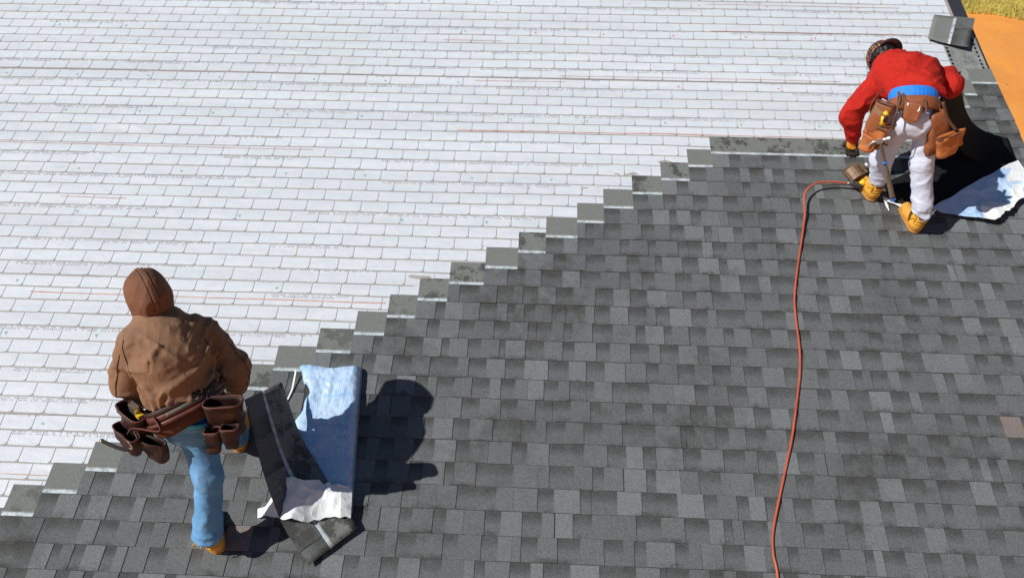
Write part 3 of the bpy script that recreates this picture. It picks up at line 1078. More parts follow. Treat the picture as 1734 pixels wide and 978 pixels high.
v, f, uv = quilt([(-1.335, 0.165), (-0.925, 0.172), (-0.84, -0.80), (-1.20, -0.76)], 44, 90, h_left, trange=lambda s: (0.0, 0.80 + 0.18 * min(1, s / 0.55) + 0.015 * math.sin(s * 30)), warp=lambda s, t: ((1 - s) * (0.030 * math.sin(t * 7.5) + 0.045 * max(0, 1 - abs(t - .22) / .2) + 0.008 * math.sin(t * 40)), 0.010 * math.sin(s * 9) * (1 - t)))
fl_ = rpart('wrapper', v, f, M_FILM_SHADED, bun, lb, True, uvs=uv)
fl_.modifiers.new('solid', 'SOLIDIFY').thickness = 0.0012


# torn white tail of the wrapper pulled over the sliding shingle
def h_tail(s, t, u, v):
    b_ = 0.100 - 0.030 * t
    b_ += 0.075 * math.exp(-((s - 0.42) / 0.17) ** 2)
    if s < 0.25: b_ -= (0.25 - s) * 0.30
    return ROOFTOP + b_ + crumple(u, v, 0.022, 9.0, 2.0) - 0.010 - 0.03 * max(0, s - 0.9) * 10


def tail_range(s):
    k = min(1.0, max(0.0, (s - 0.10) / 0.25))
    lo = 0.52 * (1 - k) + (0.14 + 0.22 * n1(s * 6, 1) + 0.10 * n1(s * 21, 2)) * k
    hi = 0.68 * (1 - k) + (0.92 + 0.24 * n1(s * 5, 3) + 0.12 * n1(s * 19, 4)) * k
    return lo, hi


v, f, uv = quilt([(-1.42, -0.60), (-0.855, -0.60), (-0.835, -0.835), (-1.36, -0.92)], 60, 30, h_tail, trange=tail_range)
t_ = rpart('torn_wrapper', v, f, M_FILMW, bun, lb, False, uvs=uv)
t_.modifiers.new('solid', 'SOLIDIFY').thickness = 0.0012
# thin loose strip at the upper left corner
v, f = ribbon(smooth_path([(-1.335, .13, ROOFTOP + .04), (-1.34, .08, ROOFTOP + .02), (-1.345, .0, ROOFTOP + .006), (-1.37, -.10, ROOFTOP + .005)], 5), (1, .1, .2), .012, .001)
rpart('loose_strip', v, f, M_FILMW, bun, lb)

# shingle being pulled out by the hooded worker: left (tab) edge and right (headlap) edge
EL = smooth_path([(-1.470, -.285, .445), (-1.405, -.465, .385), (-1.339, -.606, .305), (-1.258, -.755, .200), (-1.161, -.911, .110), (-1.027, -1.068, .050)], 5)
ER = smooth_path([(-1.343, -.036, .220), (-1.249, -.219, .160), (-1.176, -.366, .122), (-1.060, -.540, .105), (-.935, -.715, .090), (-.796, -.863, .058)], 5)
n_ = len(EL)
mids = [(np.asarray(a) + np.asarray(b_)) / 2 for a, b_ in zip(EL, ER)]
wd = [nrm(np.asarray(b_) - np.asarray(a)) for a, b_ in zip(EL, ER)]
wl0 = [np.linalg.norm(np.asarray(b_) - np.asarray(a)) for a, b_ in zip(EL, ER)]
V, F, Mx, UV = strip_surface(mids, [-w for w in wd], 9, 0.325, 0.005, None, None)
wk = (-1.43, -0.135)
hs = roof_root('shingle', *wk, 'dark bent shingle with seal strip pulled up by the hooded worker\'s hand', 'shingle', 'loose shingles')
UV = [(a, 0.337 - b_) for a, b_ in UV]
o = rpart('shingle_sheet', V, F, [M_BASE, M_BLACK], hs, wk, True, uvs=UV, fmat=Mx)
# its laminated tabs (on the side away from the headlap)
for (a0, a1) in ((0.02, 0.15), (0.27, 0.41), (0.50, 0.60), (0.72, 0.88)):
    i0, i1 = int(a0 * (n_ - 1)), int(a1 * (n_ - 1)) + 1
    cc = []; dd = []
    for i in range(i0, i1 + 1):
        t = nrm(mids[min(i + 1, n_ - 1)] - mids[max(i - 1, 0)])
        nn = nrm(np.cross(-wd[i], t))
        cc.append(mids[i] - wd[i] * 0.0915 + nn * 0.0036); dd.append(-wd[i])
    V2, F2, M2, U2 = strip_surface(cc, dd, 2, 0.14, 0.0034, None, None)
    rpart('tab', V2, F2, M_TAB, hs, wk, False)

# ---- right bundle
rb = (3.10, 1.86)
bun2 = roof_root('shingle_bundle', *rb, 'open shingle bundle with crumpled white film by the roof edge, behind the worker\'s legs', 'shingle bundle', 'opened shingle bundles')
stack(bun2, rb, (3.17, 1.93), math.radians(-61), 0.31, 0.92, ROOFTOP, 9)


def h_right(s, t, u, v):
    return ROOFTOP + 0.012 + 0.040 * max(0.0, 1 - t) ** 1.5 + 0.05 * (1 - abs(2 * s - 1)) * 0.4 + crumple(u, v, 0.045 * (0.25 + t * 0.8), 6.0, 1.0)


def right_range(s):
    return 0.06 * n1(s * 9, 5), min(0.97 + 0.20 * n1(s * 6, 6) + 0.10 * n1(s * 22, 7), 0.22 + 5.5 * s)


v, f, uv = quilt([(2.96, 1.60), (3.72, 2.10), (3.80, 1.80), (3.30, 1.46)], 80, 44, h_right, trange=right_range, size=(0.90, 0.36))
fm = [0 if uv[q[0]][1] / .36 < 0.66 + 0.16 * math.sin(uv[q[0]][0] * 16) and uv[q[0]][0] < 0.72 + 0.06 * math.sin(uv[q[0]][1] * 40) else 1 for q in f]  # painted split: blue shaded film against white sunlit film
fl_ = rpart('wrapper', v, f, [M_FILM_SHADED, M_FILMW], bun2, rb, False, uvs=uv, fmat=fm)
fl_.modifiers.new('solid', 'SOLIDIFY').thickness = 0.0012

# scraps of film near the boots
sc = root_empty('film_scrap', W(2.73, 1.66, 0), 'forked strip of torn white film between the two tan boots', 'film scrap', rot=(PITCH, 0, 0))
v, f = ribbon(smooth_path([(2.665, 1.735, .035), (2.69, 1.70, .045), (2.76, 1.66, .04), (2.84, 1.63, .05)], 6), (.3, 1, .5), [.006 + .02 * abs(math.sin(i * .3)) for i in range(19)], .0012)
rpart('strip', v, f, M_FILMW, sc, (2.73, 1.66))
v, f = ribbon(smooth_path([(2.672, 1.73, .036), (2.675, 1.68, .04), (2.69, 1.61, .028)], 6), (1, .2, .4), [.010, .012, .014, .016, .016, .014, .013, .016, .018, .016, .012, .008, .004], .0012)
rpart('strip', v, f, M_FILMW, sc, (2.73, 1.66))

# shingle lifted by the worker in red: hangs from his right hand, foot curled on the roof
pth = smooth_path([(3.01, 2.235, .64), (3.06, 2.235, .55), (3.15, 2.23, .41), (3.26, 2.225, .26), (3.40, 2.22, .135), (3.56, 2.215, .065), (3.74, 2.21, .034)], 5)
n_ = len(pth)
wd = []
for i in range(n_):
    t = nrm(np.asarray(pth[min(i + 1, n_ - 1)]) - np.asarray(pth[max(i - 1, 0)]))
    a = i / (n_ - 1)
    side = nrm((0.55 * (1 - a) + 0.0, 0.80, 0.55 * (1 - a)))
    wd.append(nrm(side - t * np.dot(side, t)))
V, F, Mx, UV = strip_surface(pth, wd, 9, 0.31, 0.005, None, None)
wk = (3.56, 2.20)
hs = roof_root('shingle', *wk, 'black curved shingle hanging from the gloved hand of the worker in red', 'shingle', 'loose shingles')
rpart('shingle_sheet', V, F, [M_BLACK, M_BLACK], hs, wk, True, uvs=UV, fmat=Mx)
cc = [np.asarray(p) + w * 0.02 + nrm(np.cross(w, nrm(np.asarray(pth[min(i + 1, n_ - 1)]) - np.asarray(pth[max(i - 1, 0)])))) * 0.0015 for i, (p, w) in enumerate(zip(pth, wd))]
V2, F2, M2, U2 = strip_surface(cc, wd, 2, 0.007, 0.002, None, None)
rpart('fold_line', V2, F2, M_GUNDARK, hs, wk, True)

# loose shingle piece lying over the roof edge
lp = (3.65, 3.64)
lo_ = roof_root('shingle', *lp, 'loose shingle piece with bright seal strip lying across the roof edge', 'shingle', 'loose shingles')
P4 = [np.array(p) for p in ((3.555, 3.875, .030), (3.875, 3.785, .060), (3.715, 3.405, .050), (3.425, 3.545, .024))]
ctr = [(P4[0] + P4[1]) / 2 * (1 - t) + (P4[3] + P4[2]) / 2 * t for t in np.linspace(0, 1, 8)]
wdl = [nrm((P4[1] - P4[0]) * (1 - t) + (P4[2] - P4[3]) * t) for t in np.linspace(0, 1, 8)]
V, F, Mx, UV = strip_surface(ctr, [-w for w in wdl], 9, 0.325, 0.005, None, None)
V = [np.asarray(p) + np.array([0, 0, 0.012 * abs((i % 9) / 8 - .5) ** 2 * 4 * ((i // 9) % 8) / 8]) for i, p in enumerate(V)]
rpart('shingle_sheet', V, F, [M_BASE, M_BLACK], lo_, lp, True, uvs=UV, fmat=Mx)
ctr2 = [c + w * 0.0915 + np.array([0, 0, .0045]) for c, w in zip(ctr, wdl)]
V2, F2, M2, U2 = strip_surface(ctr2[0:4], [-w for w in wdl[0:4]], 2, 0.14, 0.0034, None, None)
rpart('tab', V2, F2, M_TAB, lo_, lp, False)
# ================================================================ people: joints in world metres
JB = {
    'ankleL': (-1.559, -0.930, -0.133),   # h 0.21
    'kneeL': (-1.524, -0.900, 0.226),   # h 0.55
    'hipL': (-1.595, -0.800, 0.498),   # h 0.79
    'hipR': (-1.512, -0.770, 0.498),   # h 0.78
    'pelvis': (-1.588, -0.790, 0.543),   # h 0.83
    'waist': (-1.608, -0.770, 0.626),   # h 0.91
    'chest': (-1.659, -0.680, 0.843),   # h 1.09
    'upper': (-1.699, -0.620, 0.927),   # h 1.15
    'neck': (-1.753, -0.560, 0.999),   # h 1.20
    'head': (-1.766, -0.530, 1.106),   # h 1.30
    'shL': (-1.841, -0.720, 0.971),   # h 1.23
    'elL': (-1.918, -0.760, 0.744),   # h 1.02
    'wrL': (-1.934, -0.660, 0.543),   # h 0.78
    'shR': (-1.503, -0.500, 0.871),   # h 1.05
    'elR': (-1.416, -0.530, 0.692),   # h 0.88
    'wrR': (-1.474, -0.480, 0.473),   # h 0.65
    'haR': (-1.510, -0.460, 0.321),   # h 0.49
    'kneeR': (-1.553, -0.500, 0.221),   # h 0.40
    'pouL': (-1.784, -0.860, 0.654),   # h 0.97
    'pouL2': (-1.836, -0.900, 0.596),   # h 0.92
    'pouR': (-1.358, -0.840, 0.750),   # h 1.06
    'pouR2': (-1.345, -0.920, 0.679),   # h 1.01
}
JR = {
    'ankleR': (2.809, 1.350, 0.710),   # h 0.22
    'kneeR': (2.728, 1.360, 1.034),   # h 0.54
    'hipR': (2.692, 1.380, 1.323),   # h 0.82
    'hipL': (2.536, 1.380, 1.319),   # h 0.82
    'kneeL': (2.540, 1.500, 0.991),   # h 0.45
    'ankleL': (2.578, 1.580, 0.767),   # h 0.19
    'pelvis': (2.599, 1.380, 1.383),   # h 0.88
    'waist': (2.627, 1.500, 1.457),   # h 0.91
    'chest': (2.646, 1.720, 1.495),   # h 0.87
    'shL': (2.489, 1.800, 1.419),   # h 0.76
    'shR': (2.859, 1.840, 1.454),   # h 0.78
    'neck': (2.587, 1.900, 1.519),   # h 0.83
    'head': (2.566, 2.000, 1.551),   # h 0.82
    'elL': (2.319, 1.700, 1.231),   # h 0.61
    'wrL': (2.396, 1.760, 1.014),   # h 0.37
    'fgL': (2.436, 1.770, 0.856),   # h 0.21
    'elR': (2.946, 1.700, 1.442),   # h 0.82
    'wrR': (3.021, 1.950, 1.455),   # h 0.74
    'pouL': (2.370, 1.360, 1.345),   # h 0.85
    'pouL2': (2.341, 1.420, 1.212),   # h 0.70
    'pouR': (2.790, 1.360, 1.251),   # h 0.76
    'hamT': (2.384, 1.270, 1.227),   # h 0.77
    'hamB': (2.582, 1.270, 0.794),   # h 0.33
    'back': (2.535, 1.270, 1.436),   # h 0.97
    'pl1': (2.356, 1.320, 1.483),   # h 1.00
    'pl2': (2.298, 1.360, 1.343),   # h 0.85
    'pr1': (2.701, 1.330, 1.439),   # h 0.95
    'pr2': (2.809, 1.300, 1.266),   # h 0.79
    'pc': (2.533, 1.270, 1.508),   # h 1.05
    'belt': (2.596, 1.420, 1.415),   # h 0.90
    'knife': (2.319, 1.330, 1.377),   # h 0.89
}
JB = {k: np.array(v) for k, v in JB.items()}
JR = {k: np.array(v) for k, v in JR.items()}
RN = np.array([0, -SP, CP])                                       # roof normal
RV = np.array([0, CP, SP])                                        # up the slope
UPZ = np.array([0, 0, 1.0])


def on_roof(x, y, n=0.0):
    return np.array([x, y, y * SP / CP]) + RN * n


def finger_caps(wrist, d, side, palm, curl=0.5, r=0.0085, scale=1.0):
    """palm + five fingers; d: wrist to knuckles, side: towards the thumb, palm: way the palm faces"""
    d, side, palm = nrm(d), nrm(side), nrm(palm)
    caps = []
    kn = wrist + d * 0.085 * scale
    for a, L, rr in ((0.034, 0.072, 1.0), (0.012, 0.082, 1.05), (-0.011, 0.076, 1.0), (-0.032, 0.058, 0.88)):
        p0 = kn + side * a * scale
        dirs = []
        for q, ang in enumerate((curl * 0.6, curl * 1.5, curl * 2.2)):
            dirs.append(nrm(d * math.cos(ang) + palm * math.sin(ang) + side * a * 1.2))
        p = p0
        caps.append((wrist + side * a * 0.7 * scale, p0, r * 1.5 * scale, r * 1.2 * rr * scale))
        for q, fr in enumerate((0.45, 0.32, 0.23)):
            p2 = p + dirs[q] * L * fr * scale
            caps.append((p, p2, r * rr * (1.08 - .08 * q) * scale, r * rr * (1.0 - .09 * q) * scale))
            p = p2
    t0 = wrist + d * 0.025 * scale + side * 0.026 * scale
    t1 = t0 + nrm(side * 0.8 + d * 0.7 + palm * 0.3) * 0.042 * scale
    t2 = t1 + nrm(side * 0.2 + d * 0.9 + palm * 0.6) * 0.032 * scale
    t3 = t2 + nrm(d * 0.8 + palm * 0.8) * 0.024 * scale
    caps += [(t0, t1, r * 1.5 * scale, r * 1.25 * scale), (t1, t2, r * 1.2 * scale, r * 1.1 * scale), (t2, t3, r * 1.1 * scale, r * 0.9 * scale)]
    return caps


def caps_mesh(caps, k, h, pad=0.03, disp=None, extra=None):
    pts = [c[0] for c in caps] + [c[1] for c in caps]
    lo, hi = bounds(pts, pad)
    return surface(lambda P: sunion([d_cap(P, *c) for c in caps] + ([e(P) for e in extra] if extra else []), k), lo, hi, h, disp)


M_SKIN = simple_mat('skin', (0.50, 0.30, 0.20), 0.55, 0.1, 30.0, 0.1, 0.001)
M_TAN = simple_mat('tan_boot_leather', (0.66, 0.32, 0.05), 0.65, 0.18, 30.0, 0.3, 0.002)
M_SOLE = simple_mat('boot_sole', (0.42, 0.21, 0.055), 0.8, 0.2, 30.0)
M_COLLAR = simple_mat('boot_collar', (0.10, 0.055, 0.03), 0.8, 0.2, 40.0)
M_LACE = simple_mat('boot_lace', (0.72, 0.40, 0.03), 0.7, 0.2, 60.0)
M_GLOVE = simple_mat('glove_palm', (0.045, 0.036, 0.034), 0.75, 0.3, 40.0, 0.4, 0.002)
M_GLOVEO = simple_mat('orange_glove_cuff', (0.80, 0.30, 0.02), 0.7, 0.2, 50.0, 0.3, 0.002)


def boot(parent, base, heel, toe, shaft_top, lace=True):
    """heel, toe: points on the roof surface; shaft_top: centre of the boot's mouth"""
    f_ = nrm(toe - heel); up = RN; s_ = np.cross(f_, up)
    L = np.linalg.norm(toe - heel)
    at = lambda x, y, z: heel + s_ * x + f_ * y + up * z
    col0 = at(0, 0.055, 0.075)
    top = shaft_top
    lo, hi = bounds([heel, toe, top], 0.09)

    def fn(P):
        q = P - heel.astype(np.float32)
        z = q @ up.astype(np.float32)
        body = sunion([d_cap(P, at(0, .045, .045), at(0.004, L - .105, .042), .042, .045),
                       d_cap(P, at(0.004, L - .105, .040), at(0.004, L - .048, .036), .047, .043),
                       d_cap(P, at(0, .048, .06), col0, .045, .048),
                       d_cap(P, at(0, .10, .075), at(0, .155, .055), .036, .034),
                       d_cap(P, col0, top, .049, .053)], .025)
        ax = nrm(top - col0).astype(np.float32)
        cut = (P - top.astype(np.float32)) @ ax
        return np.maximum(np.maximum(body, 0.016 - z), cut - 0.004)

    def ds(P):
        return 0.006 * (ridge(P, (26, 26, 34), 1.0) - 0.5) + 0.003 * (ridge(P, (60, 60, 60), 2.0) - 0.5)
    V, F = surface(fn, lo, hi, 0.0065, ds)
    b_ = part('boot', V, F, M_TAN, parent, base)

    def fs(P):
        q = P - heel.astype(np.float32)
        z = q @ up.astype(np.float32)
        x = q @ s_.astype(np.float32); y = q @ f_.astype(np.float32)
        t = np.clip((y - .045) / (L - .095), 0, 1)
        r = .045 + .004 * t
        d2 = np.sqrt((x - .004 * t) ** 2 + (y - .045 - t * (L - .095)) ** 2) - r
        return np.maximum(d2, np.abs(z - 0.011) - 0.011)
    V, F = surface(fs, lo, hi, 0.0065)
    part('sole', V, F, M_SOLE, b_, base)
    # padded collar
    ax = nrm(top - col0)
    e1 = nrm(s_ - ax * np.dot(s_, ax)); e2 = np.cross(ax, e1)
    ring = [top + (e1 * math.cos(a) + e2 * math.sin(a)) * .050 for a in np.linspace(0, 2 * math.pi, 25)]
    V, F = tube(ring, .009, 8, False)
    part('collar', V, F, M_COLLAR, b_, base)
    if lace:
        T = []
        for k in range(3):
            c = col0 * (1 - k / 3) + top * (k / 3)
            arc = [c + (e1 * math.cos(a) + e2 * math.sin(a)) * .053 + ax * .004 * math.sin(a * 3) for a in np.linspace(0.2 + k, 0.2 + k + math.pi * 1.5, 18)]
            T.append(tube(arc, .0034, 6))
        bow = top + e1 * .052 * (-1) - f_ * .015
        T.append(tube(smooth_path([bow, bow - e1 * .03 + up * .012, bow - e1 * .04 - up * .02, bow - up * .03], 5), .003, 6))
        T.append(tube(smooth_path([bow, bow - f_ * .03, bow - f_ * .035 - up * .035], 5), .003, 6))
        V, F = merge(*T)
        part('laces', V, F, M_LACE, b_, base)
    return b_


def pouch_mesh(c, wdir, up, out, w0, w1, h, d0, d1, th=0.006, nseg=28, nlev=12, lean=0.0, bulge=0.0, seed=0.0):
    """open-topped leather pouch: c = middle of its top back edge; hangs down -up, projects along out"""
    wdir, up, out = nrm(wdir), nrm(up), nrm(out)
    V, F = [], []

    def ringpts(t, inset):
        # t 0 top .. 1 bottom
        w = w0 + (w1 - w0) * t - 2 * inset
        d = d0 + (d1 - d0) * t + bulge * math.sin(math.pi * t) - 2 * inset
        if t > 0.80:
            k = math.sqrt(max(0.0, 1 - ((t - 0.80) / 0.20) ** 2)) * 0.75 + 0.25
            w *= k; d *= k
        pts = []
        for q in range(nseg):
            a = 2 * math.pi * q / nseg
            ca, sa = math.cos(a), math.sin(a)
            x = math.copysign(abs(ca) ** 0.55, ca) * w / 2
            y = math.copysign(abs(sa) ** 0.55, sa) * d / 2
            p = c - up * h * t + wdir * (x + lean * t) + out * (y + inset + d0 / 2 + (d - d0) * 0.5 * 0.8)
            nz = float(vnoise(np.array([p[0] * 22 + seed]), np.array([p[1] * 22]), np.array([p[2] * 22]))[0]) - 0.5
            pts.append(p + (wdir * ca + out * sa) * nz * 0.026 + up * (0.006 * math.cos(a * 2 + seed) if t == 0 else 0))
        return pts
    lev = np.linspace(0, 1, nlev)
    for t in lev: V += ringpts(t, 0.0)
    for t in lev[:-2]: V += ringpts(t, th)
    n1 = nlev
    for i in range(nlev - 1):
        for q in range(nseg):
            q2 = (q + 1) % nseg
            F.append((i * nseg + q, (i + 1) * nseg + q, (i + 1) * nseg + q2, i * nseg + q2))
    F.append(tuple((nlev - 1) * nseg + q for q in range(nseg)))
    o = nlev * nseg
    m = nlev - 2
    for i in range(m - 1):
        for q in range(nseg):
            q2 = (q + 1) % nseg
            F.append((o + i * nseg + q, o + i * nseg + q2, o + (i + 1) * nseg + q2, o + (i + 1) * nseg + q))
    F.append(tuple(o + (m - 1) * nseg + q for q in reversed(range(nseg))))
    for q in range(nseg):
        q2 = (q + 1) % nseg
        F.append((q, q2, o + q2, o + q))
    return V, F


def rim(c, wdir, out, up, w, d, r=0.004):
    ring = []
    for q in range(29):
        a = 2 * math.pi * q / 28
        ca, sa = math.cos(a), math.sin(a)
        ring.append(c + nrm(wdir) * math.copysign(abs(ca) ** 0.55, ca) * w / 2 + nrm(out) * (math.copysign(abs(sa) ** 0.55, sa) * d / 2 + d / 2))
    return tube(ring, r, 6, False)


def band_mesh(c, S, Fw, U, rs_, rf_, h, th, a0=0.0, a1=2 * math.pi, n=56, wob=0.0, sag=0.0):
    """belt: elliptical band round c; S side axis, Fw forward axis, U up"""
    V, F = [], []
    closed = abs(a1 - a0 - 2 * math.pi) < 1e-6
    A = np.linspace(a0, a1, n, endpoint=not closed)
    for a in A:
        ww = wob * math.sin(a * 5 + 1.3)
        dirv = S * math.cos(a) * rs_ + Fw * math.sin(a) * rf_
        on = nrm(dirv)
        p = c + dirv + on * ww + U * (sag * math.cos(a))
        for (o_, z) in ((0, -h / 2), (th, -h / 2 + .002), (th, h / 2 - .002), (0, h / 2)):
            V.append(p + on * o_ + U * z)
    m = len(A)
    for i in range(m if closed else m - 1):
        j = (i + 1) % m
        for k in range(4):
            k2 = (k + 1) % 4
            F.append((i * 4 + k, j * 4 + k, j * 4 + k2, i * 4 + k2))
    if not closed:
        F.append((0, 1, 2, 3)); F.append((m * 4 - 1, m * 4 - 2, m * 4 - 3, m * 4 - 4))
    return V, F


# ---------------------------------------------------------------- hooded worker
M_JACKET = cloth_mat('brown_canvas', (0.235, 0.135, 0.083), 0.2, 8.0, 0.030, (1.5, 1.0, 0.7), 0.15, 420.0, (0.30, 0.185, 0.12))
M_HOOD = cloth_mat('brown_hood_canvas', (0.170, 0.080, 0.050), 0.2, 9.0, 0.026, (1.2, 1.0, 0.8), 0.1, 420.0, (0.23, 0.13, 0.09))
M_RIB = simple_mat('brown_rib_knit', (0.085, 0.030, 0.018), 0.9, 0.3, 60.0)
M_JEANS = cloth_mat('blue_denim', (0.120, 0.295, 0.54), 0.16, 9.0, 0.024, (1.0, 1.0, 1.3), 0.05, 420.0, (0.24, 0.42, 0.64))
M_SHIRT = simple_mat('teal_shirt', (0.05, 0.38, 0.55), 0.7, 0.4, 50.0)
M_MAROON = simple_mat('maroon_leather', (0.034, 0.012, 0.010), 0.6, 0.35, 24.0, 0.4, 0.003)
M_MAROON2 = simple_mat('worn_maroon_leather', (0.115, 0.036, 0.028), 0.5, 0.35, 24.0, 0.4, 0.003)
M_STEEL = simple_mat('bright_steel', (0.62, 0.62, 0.62), 0.28, 0.15, 40.0, 0.1, 0.001, metallic=0.9)

J = JB
bb = on_roof(-1.58, -0.70)
per = root_empty('person', bb, 'worker in brown hooded jacket and blue jeans stepping up the roof', 'person', 'roofers at work')
side = nrm(J['shR'] - J['shL'])
spine = nrm(J['neck'] - J['pelvis'])
fwd = nrm(np.cross(UPZ, side))                                     # he faces up the slope
heelL, toeL = on_roof(-1.548, -0.965, ROOFTOP), on_roof(-1.655, -0.735, ROOFTOP)
heelR, toeR = on_roof(-1.575, -0.40, ROOFTOP), on_roof(-1.62, -0.15, ROOFTOP)
ankR = heelR + RN * 0.15 + nrm(toeR - heelR) * 0.05
ankL = heelL + RN * 0.16 + nrm(toeL - heelL) * 0.05
dR = nrm(np.array([-0.10, 0.45, -0.85]))
capsR = finger_caps(J['wrR'], dR, fwd * -1 + side * 0.2, -side, 0.9, 0.0085, 1.0)
capsLh = finger_caps(J['wrL'], nrm(np.array([0.35, 0.8, -0.35])), UPZ, side, 0.6, 0.0085, 1.0)


def body_fn(P):
    ds = [d_ecap(P, J['pelvis'], J['waist'], side, (.155, .105), (.145, .10)),
          d_ecap(P, J['waist'], J['upper'], side, (.145, .10), (.165, .105)),
          d_cap(P, J['upper'], J['neck'], .09, .062),
          d_cap(P, J['neck'], J['head'], .055, .06),
          d_ell(P, J['head'] + UPZ * .01, side, fwd, UPZ, (.070, .088, .100)),
          d_ell(P, J['head'] + fwd * .088 - UPZ * .015, side, fwd, UPZ, (.014, .02, .026)),
          d_ell(P, J['head'] + fwd * .05 - UPZ * .075, side, fwd, UPZ, (.045, .045, .04)),
          d_cap(P, J['upper'], J['shL'] + side * .07, .07, .05), d_cap(P, J['upper'], J['shR'] - side * .07, .07, .05),
          d_cap(P, J['shL'] + side * .06, J['elL'] + side * .03, .05, .040), d_cap(P, J['elL'] + side * .03, J['wrL'], .040, .028),
          d_cap(P, J['shR'] - side * .06, J['elR'] - side * .02, .05, .040), d_cap(P, J['elR'] - side * .02, J['wrR'], .040, .028),
          d_cap(P, J['hipL'], J['kneeL'], .082, .055), d_cap(P, J['kneeL'], ankL, .054, .038),
          d_cap(P, J['hipR'], J['kneeR'], .082, .055), d_cap(P, J['kneeR'], ankR, .054, .038),
          d_cap(P, ankL, toeL + RN * .036 - nrm(toeL - heelL) * .08, .030, .022), d_cap(P, ankR, toeR + RN * .036 - nrm(toeR - heelR) * .08, .030, .022)]
    hnd = [d_cap(P, *c) for c in capsR + capsLh]
    return smin(sunion(ds, .03), sunion(hnd, .008), .012)


allp = list(J.values()) + [heelL, toeL, heelR, toeR, J['head'] + UPZ * .15]
lo, hi = bounds(allp, .14)
V, F = surface(body_fn, lo, hi, 0.011)
part('body', V, F, M_SKIN, per, bb)

# boots
boot(per, bb, heelL, toeL, ankL)
boot(per, bb, heelR, toeR, ankR)

# jeans
hemL = heelL + RN * 0.185 + nrm(toeL - heelL) * 0.055
hemR = heelR + RN * 0.135 + nrm(toeR - heelR) * 0.055


def jeans_fn(P):
    a = sunion([d_ecap(P, J['pelvis'] - UPZ * .03, J['waist'], side, (.150, .118), (.150, .110)),
                d_cap(P, J['hipL'] - UPZ * .02 + side * .02, J['kneeL'], .090, .070), d_cap(P, J['kneeL'], hemL, .069, .070)], .035)
    b_ = sunion([d_cap(P, J['hipR'] - UPZ * .02, J['kneeR'], .105, .082), d_cap(P, J['kneeR'], hemR, .082, .078)], .035)
    r = smin(a, b_, .02)
    for hm, kn in ((hemL, J['kneeL']), (hemR, J['kneeR'])):
        ax = nrm(hm - kn).astype(np.float32)
        q = P - hm.astype(np.float32)
        near = np.sqrt((q * q).sum(-1)) < 0.16
        r = np.where(near, np.maximum(r, q @ ax - 0.012), r)
    return r


def jeans_disp(P):
    hem = np.clip((0.02 - P[..., 2]) / 0.14, 0.0, 1)
    dia = vnoise((P[..., 0] + P[..., 2] * .7) * 13 + 2, P[..., 1] * 7, (P[..., 2] - P[..., 0] * .6) * 7 + 3)
    dia = (1 - np.abs(2 * dia - 1)) - .5
    return -0.013 * dia * (1 - .6 * hem) - 0.024 * hem * (ridge(P, (9, 9, 24), 3.0, 0.05) - 0.45) - 0.004 * (ridge(P, (24, 24, 30), 6.0) - 0.5)


lo, hi = bounds([J['pelvis'], J['waist'], J['hipL'], J['hipR'], J['kneeL'], J['kneeR'], hemL, hemR], .19)
V, F = surface(jeans_fn, lo, hi, 0.0085, jeans_disp)
jn = part('jeans', V, F, M_JEANS, per, bb)
# waistband and belt loops
V, F = band_mesh(J['pelvis'] + UPZ * .010, side, fwd, UPZ, .156, .122, .038, .006, 0, 2 * math.pi, 60, .003)
part('waistband', V, F, M_JEANS, jn, bb)
# shirt tail
V, F = band_mesh(J['pelvis'] + UPZ * .036, side, fwd, UPZ, .166, .130, .030, .006, 0, 2 * math.pi, 60, .006)
part('shirt_hem', V, F, M_SHIRT, per, bb)

# jacket
cuffL = J['wrL'] * 0.85 + J['elL'] * 0.15
cuffR = J['wrR'] * 0.96 + J['elR'] * 0.04
hemc = J['waist'] - UPZ * 0.005


def jacket_fn(P):
    tor = sunion([d_ecap(P, hemc, J['chest'], side, (.160, .142), (.188, .160)),
                  d_ecap(P, J['chest'], J['upper'], side, (.188, .160), (.150, .122)),
                  d_cap(P, J['upper'], J['neck'], .135, .10),
                  d_cap(P, J['upper'] + side * .06, J['shR'] - side * .07, .105, .084),
                  d_cap(P, J['upper'] - side * .06, J['shL'] + side * .07, .105, .084)], .05)
    aL = sunion([d_cap(P, J['shL'] + side * .050 - UPZ * .01, J['elL'] + side * .035, .088, .080), d_cap(P, J['elL'] + side * .035, cuffL + side * .05, .082, .062)], .03)
    aR = sunion([d_cap(P, J['shR'] - side * .050 - UPZ * .01, J['elR'] - side * .01 - UPZ * .02, .086, .078), d_cap(P, J['elR'] - side * .01 - UPZ * .02, cuffR + side * .02, .080, .058)], .03)
    r = smin(smin(tor, aL, .008), aR, .008)
    bot = (hemc.astype(np.float32) - P) @ spine.astype(np.float32)
    q = P - hemc.astype(np.float32)
    near = np.sqrt((q * q).sum(-1)) < 0.27
    sidew = np.abs((P - hemc.astype(np.float32)) @ side.astype(np.float32)) < 0.2
    return np.where(near & sidew, np.maximum(r, bot + 0.036), r)


# creases of the back: polylines in (across, up) metres from the hem, with depth and width
FOLDS = [([(-.21, .15), (-.13, .05), (.0, .02)], .015, .022), ([(-.18, .28), (-.07, .40)], .014, .024), ([(-.13, .10), (.06, .16), (.17, .31)], .013, .026),
         ([(.03, .02), (.12, .11), (.18, .26)], .015, .022), ([(.10, .46), (.17, .34), (.16, .20)], .016, .026)]


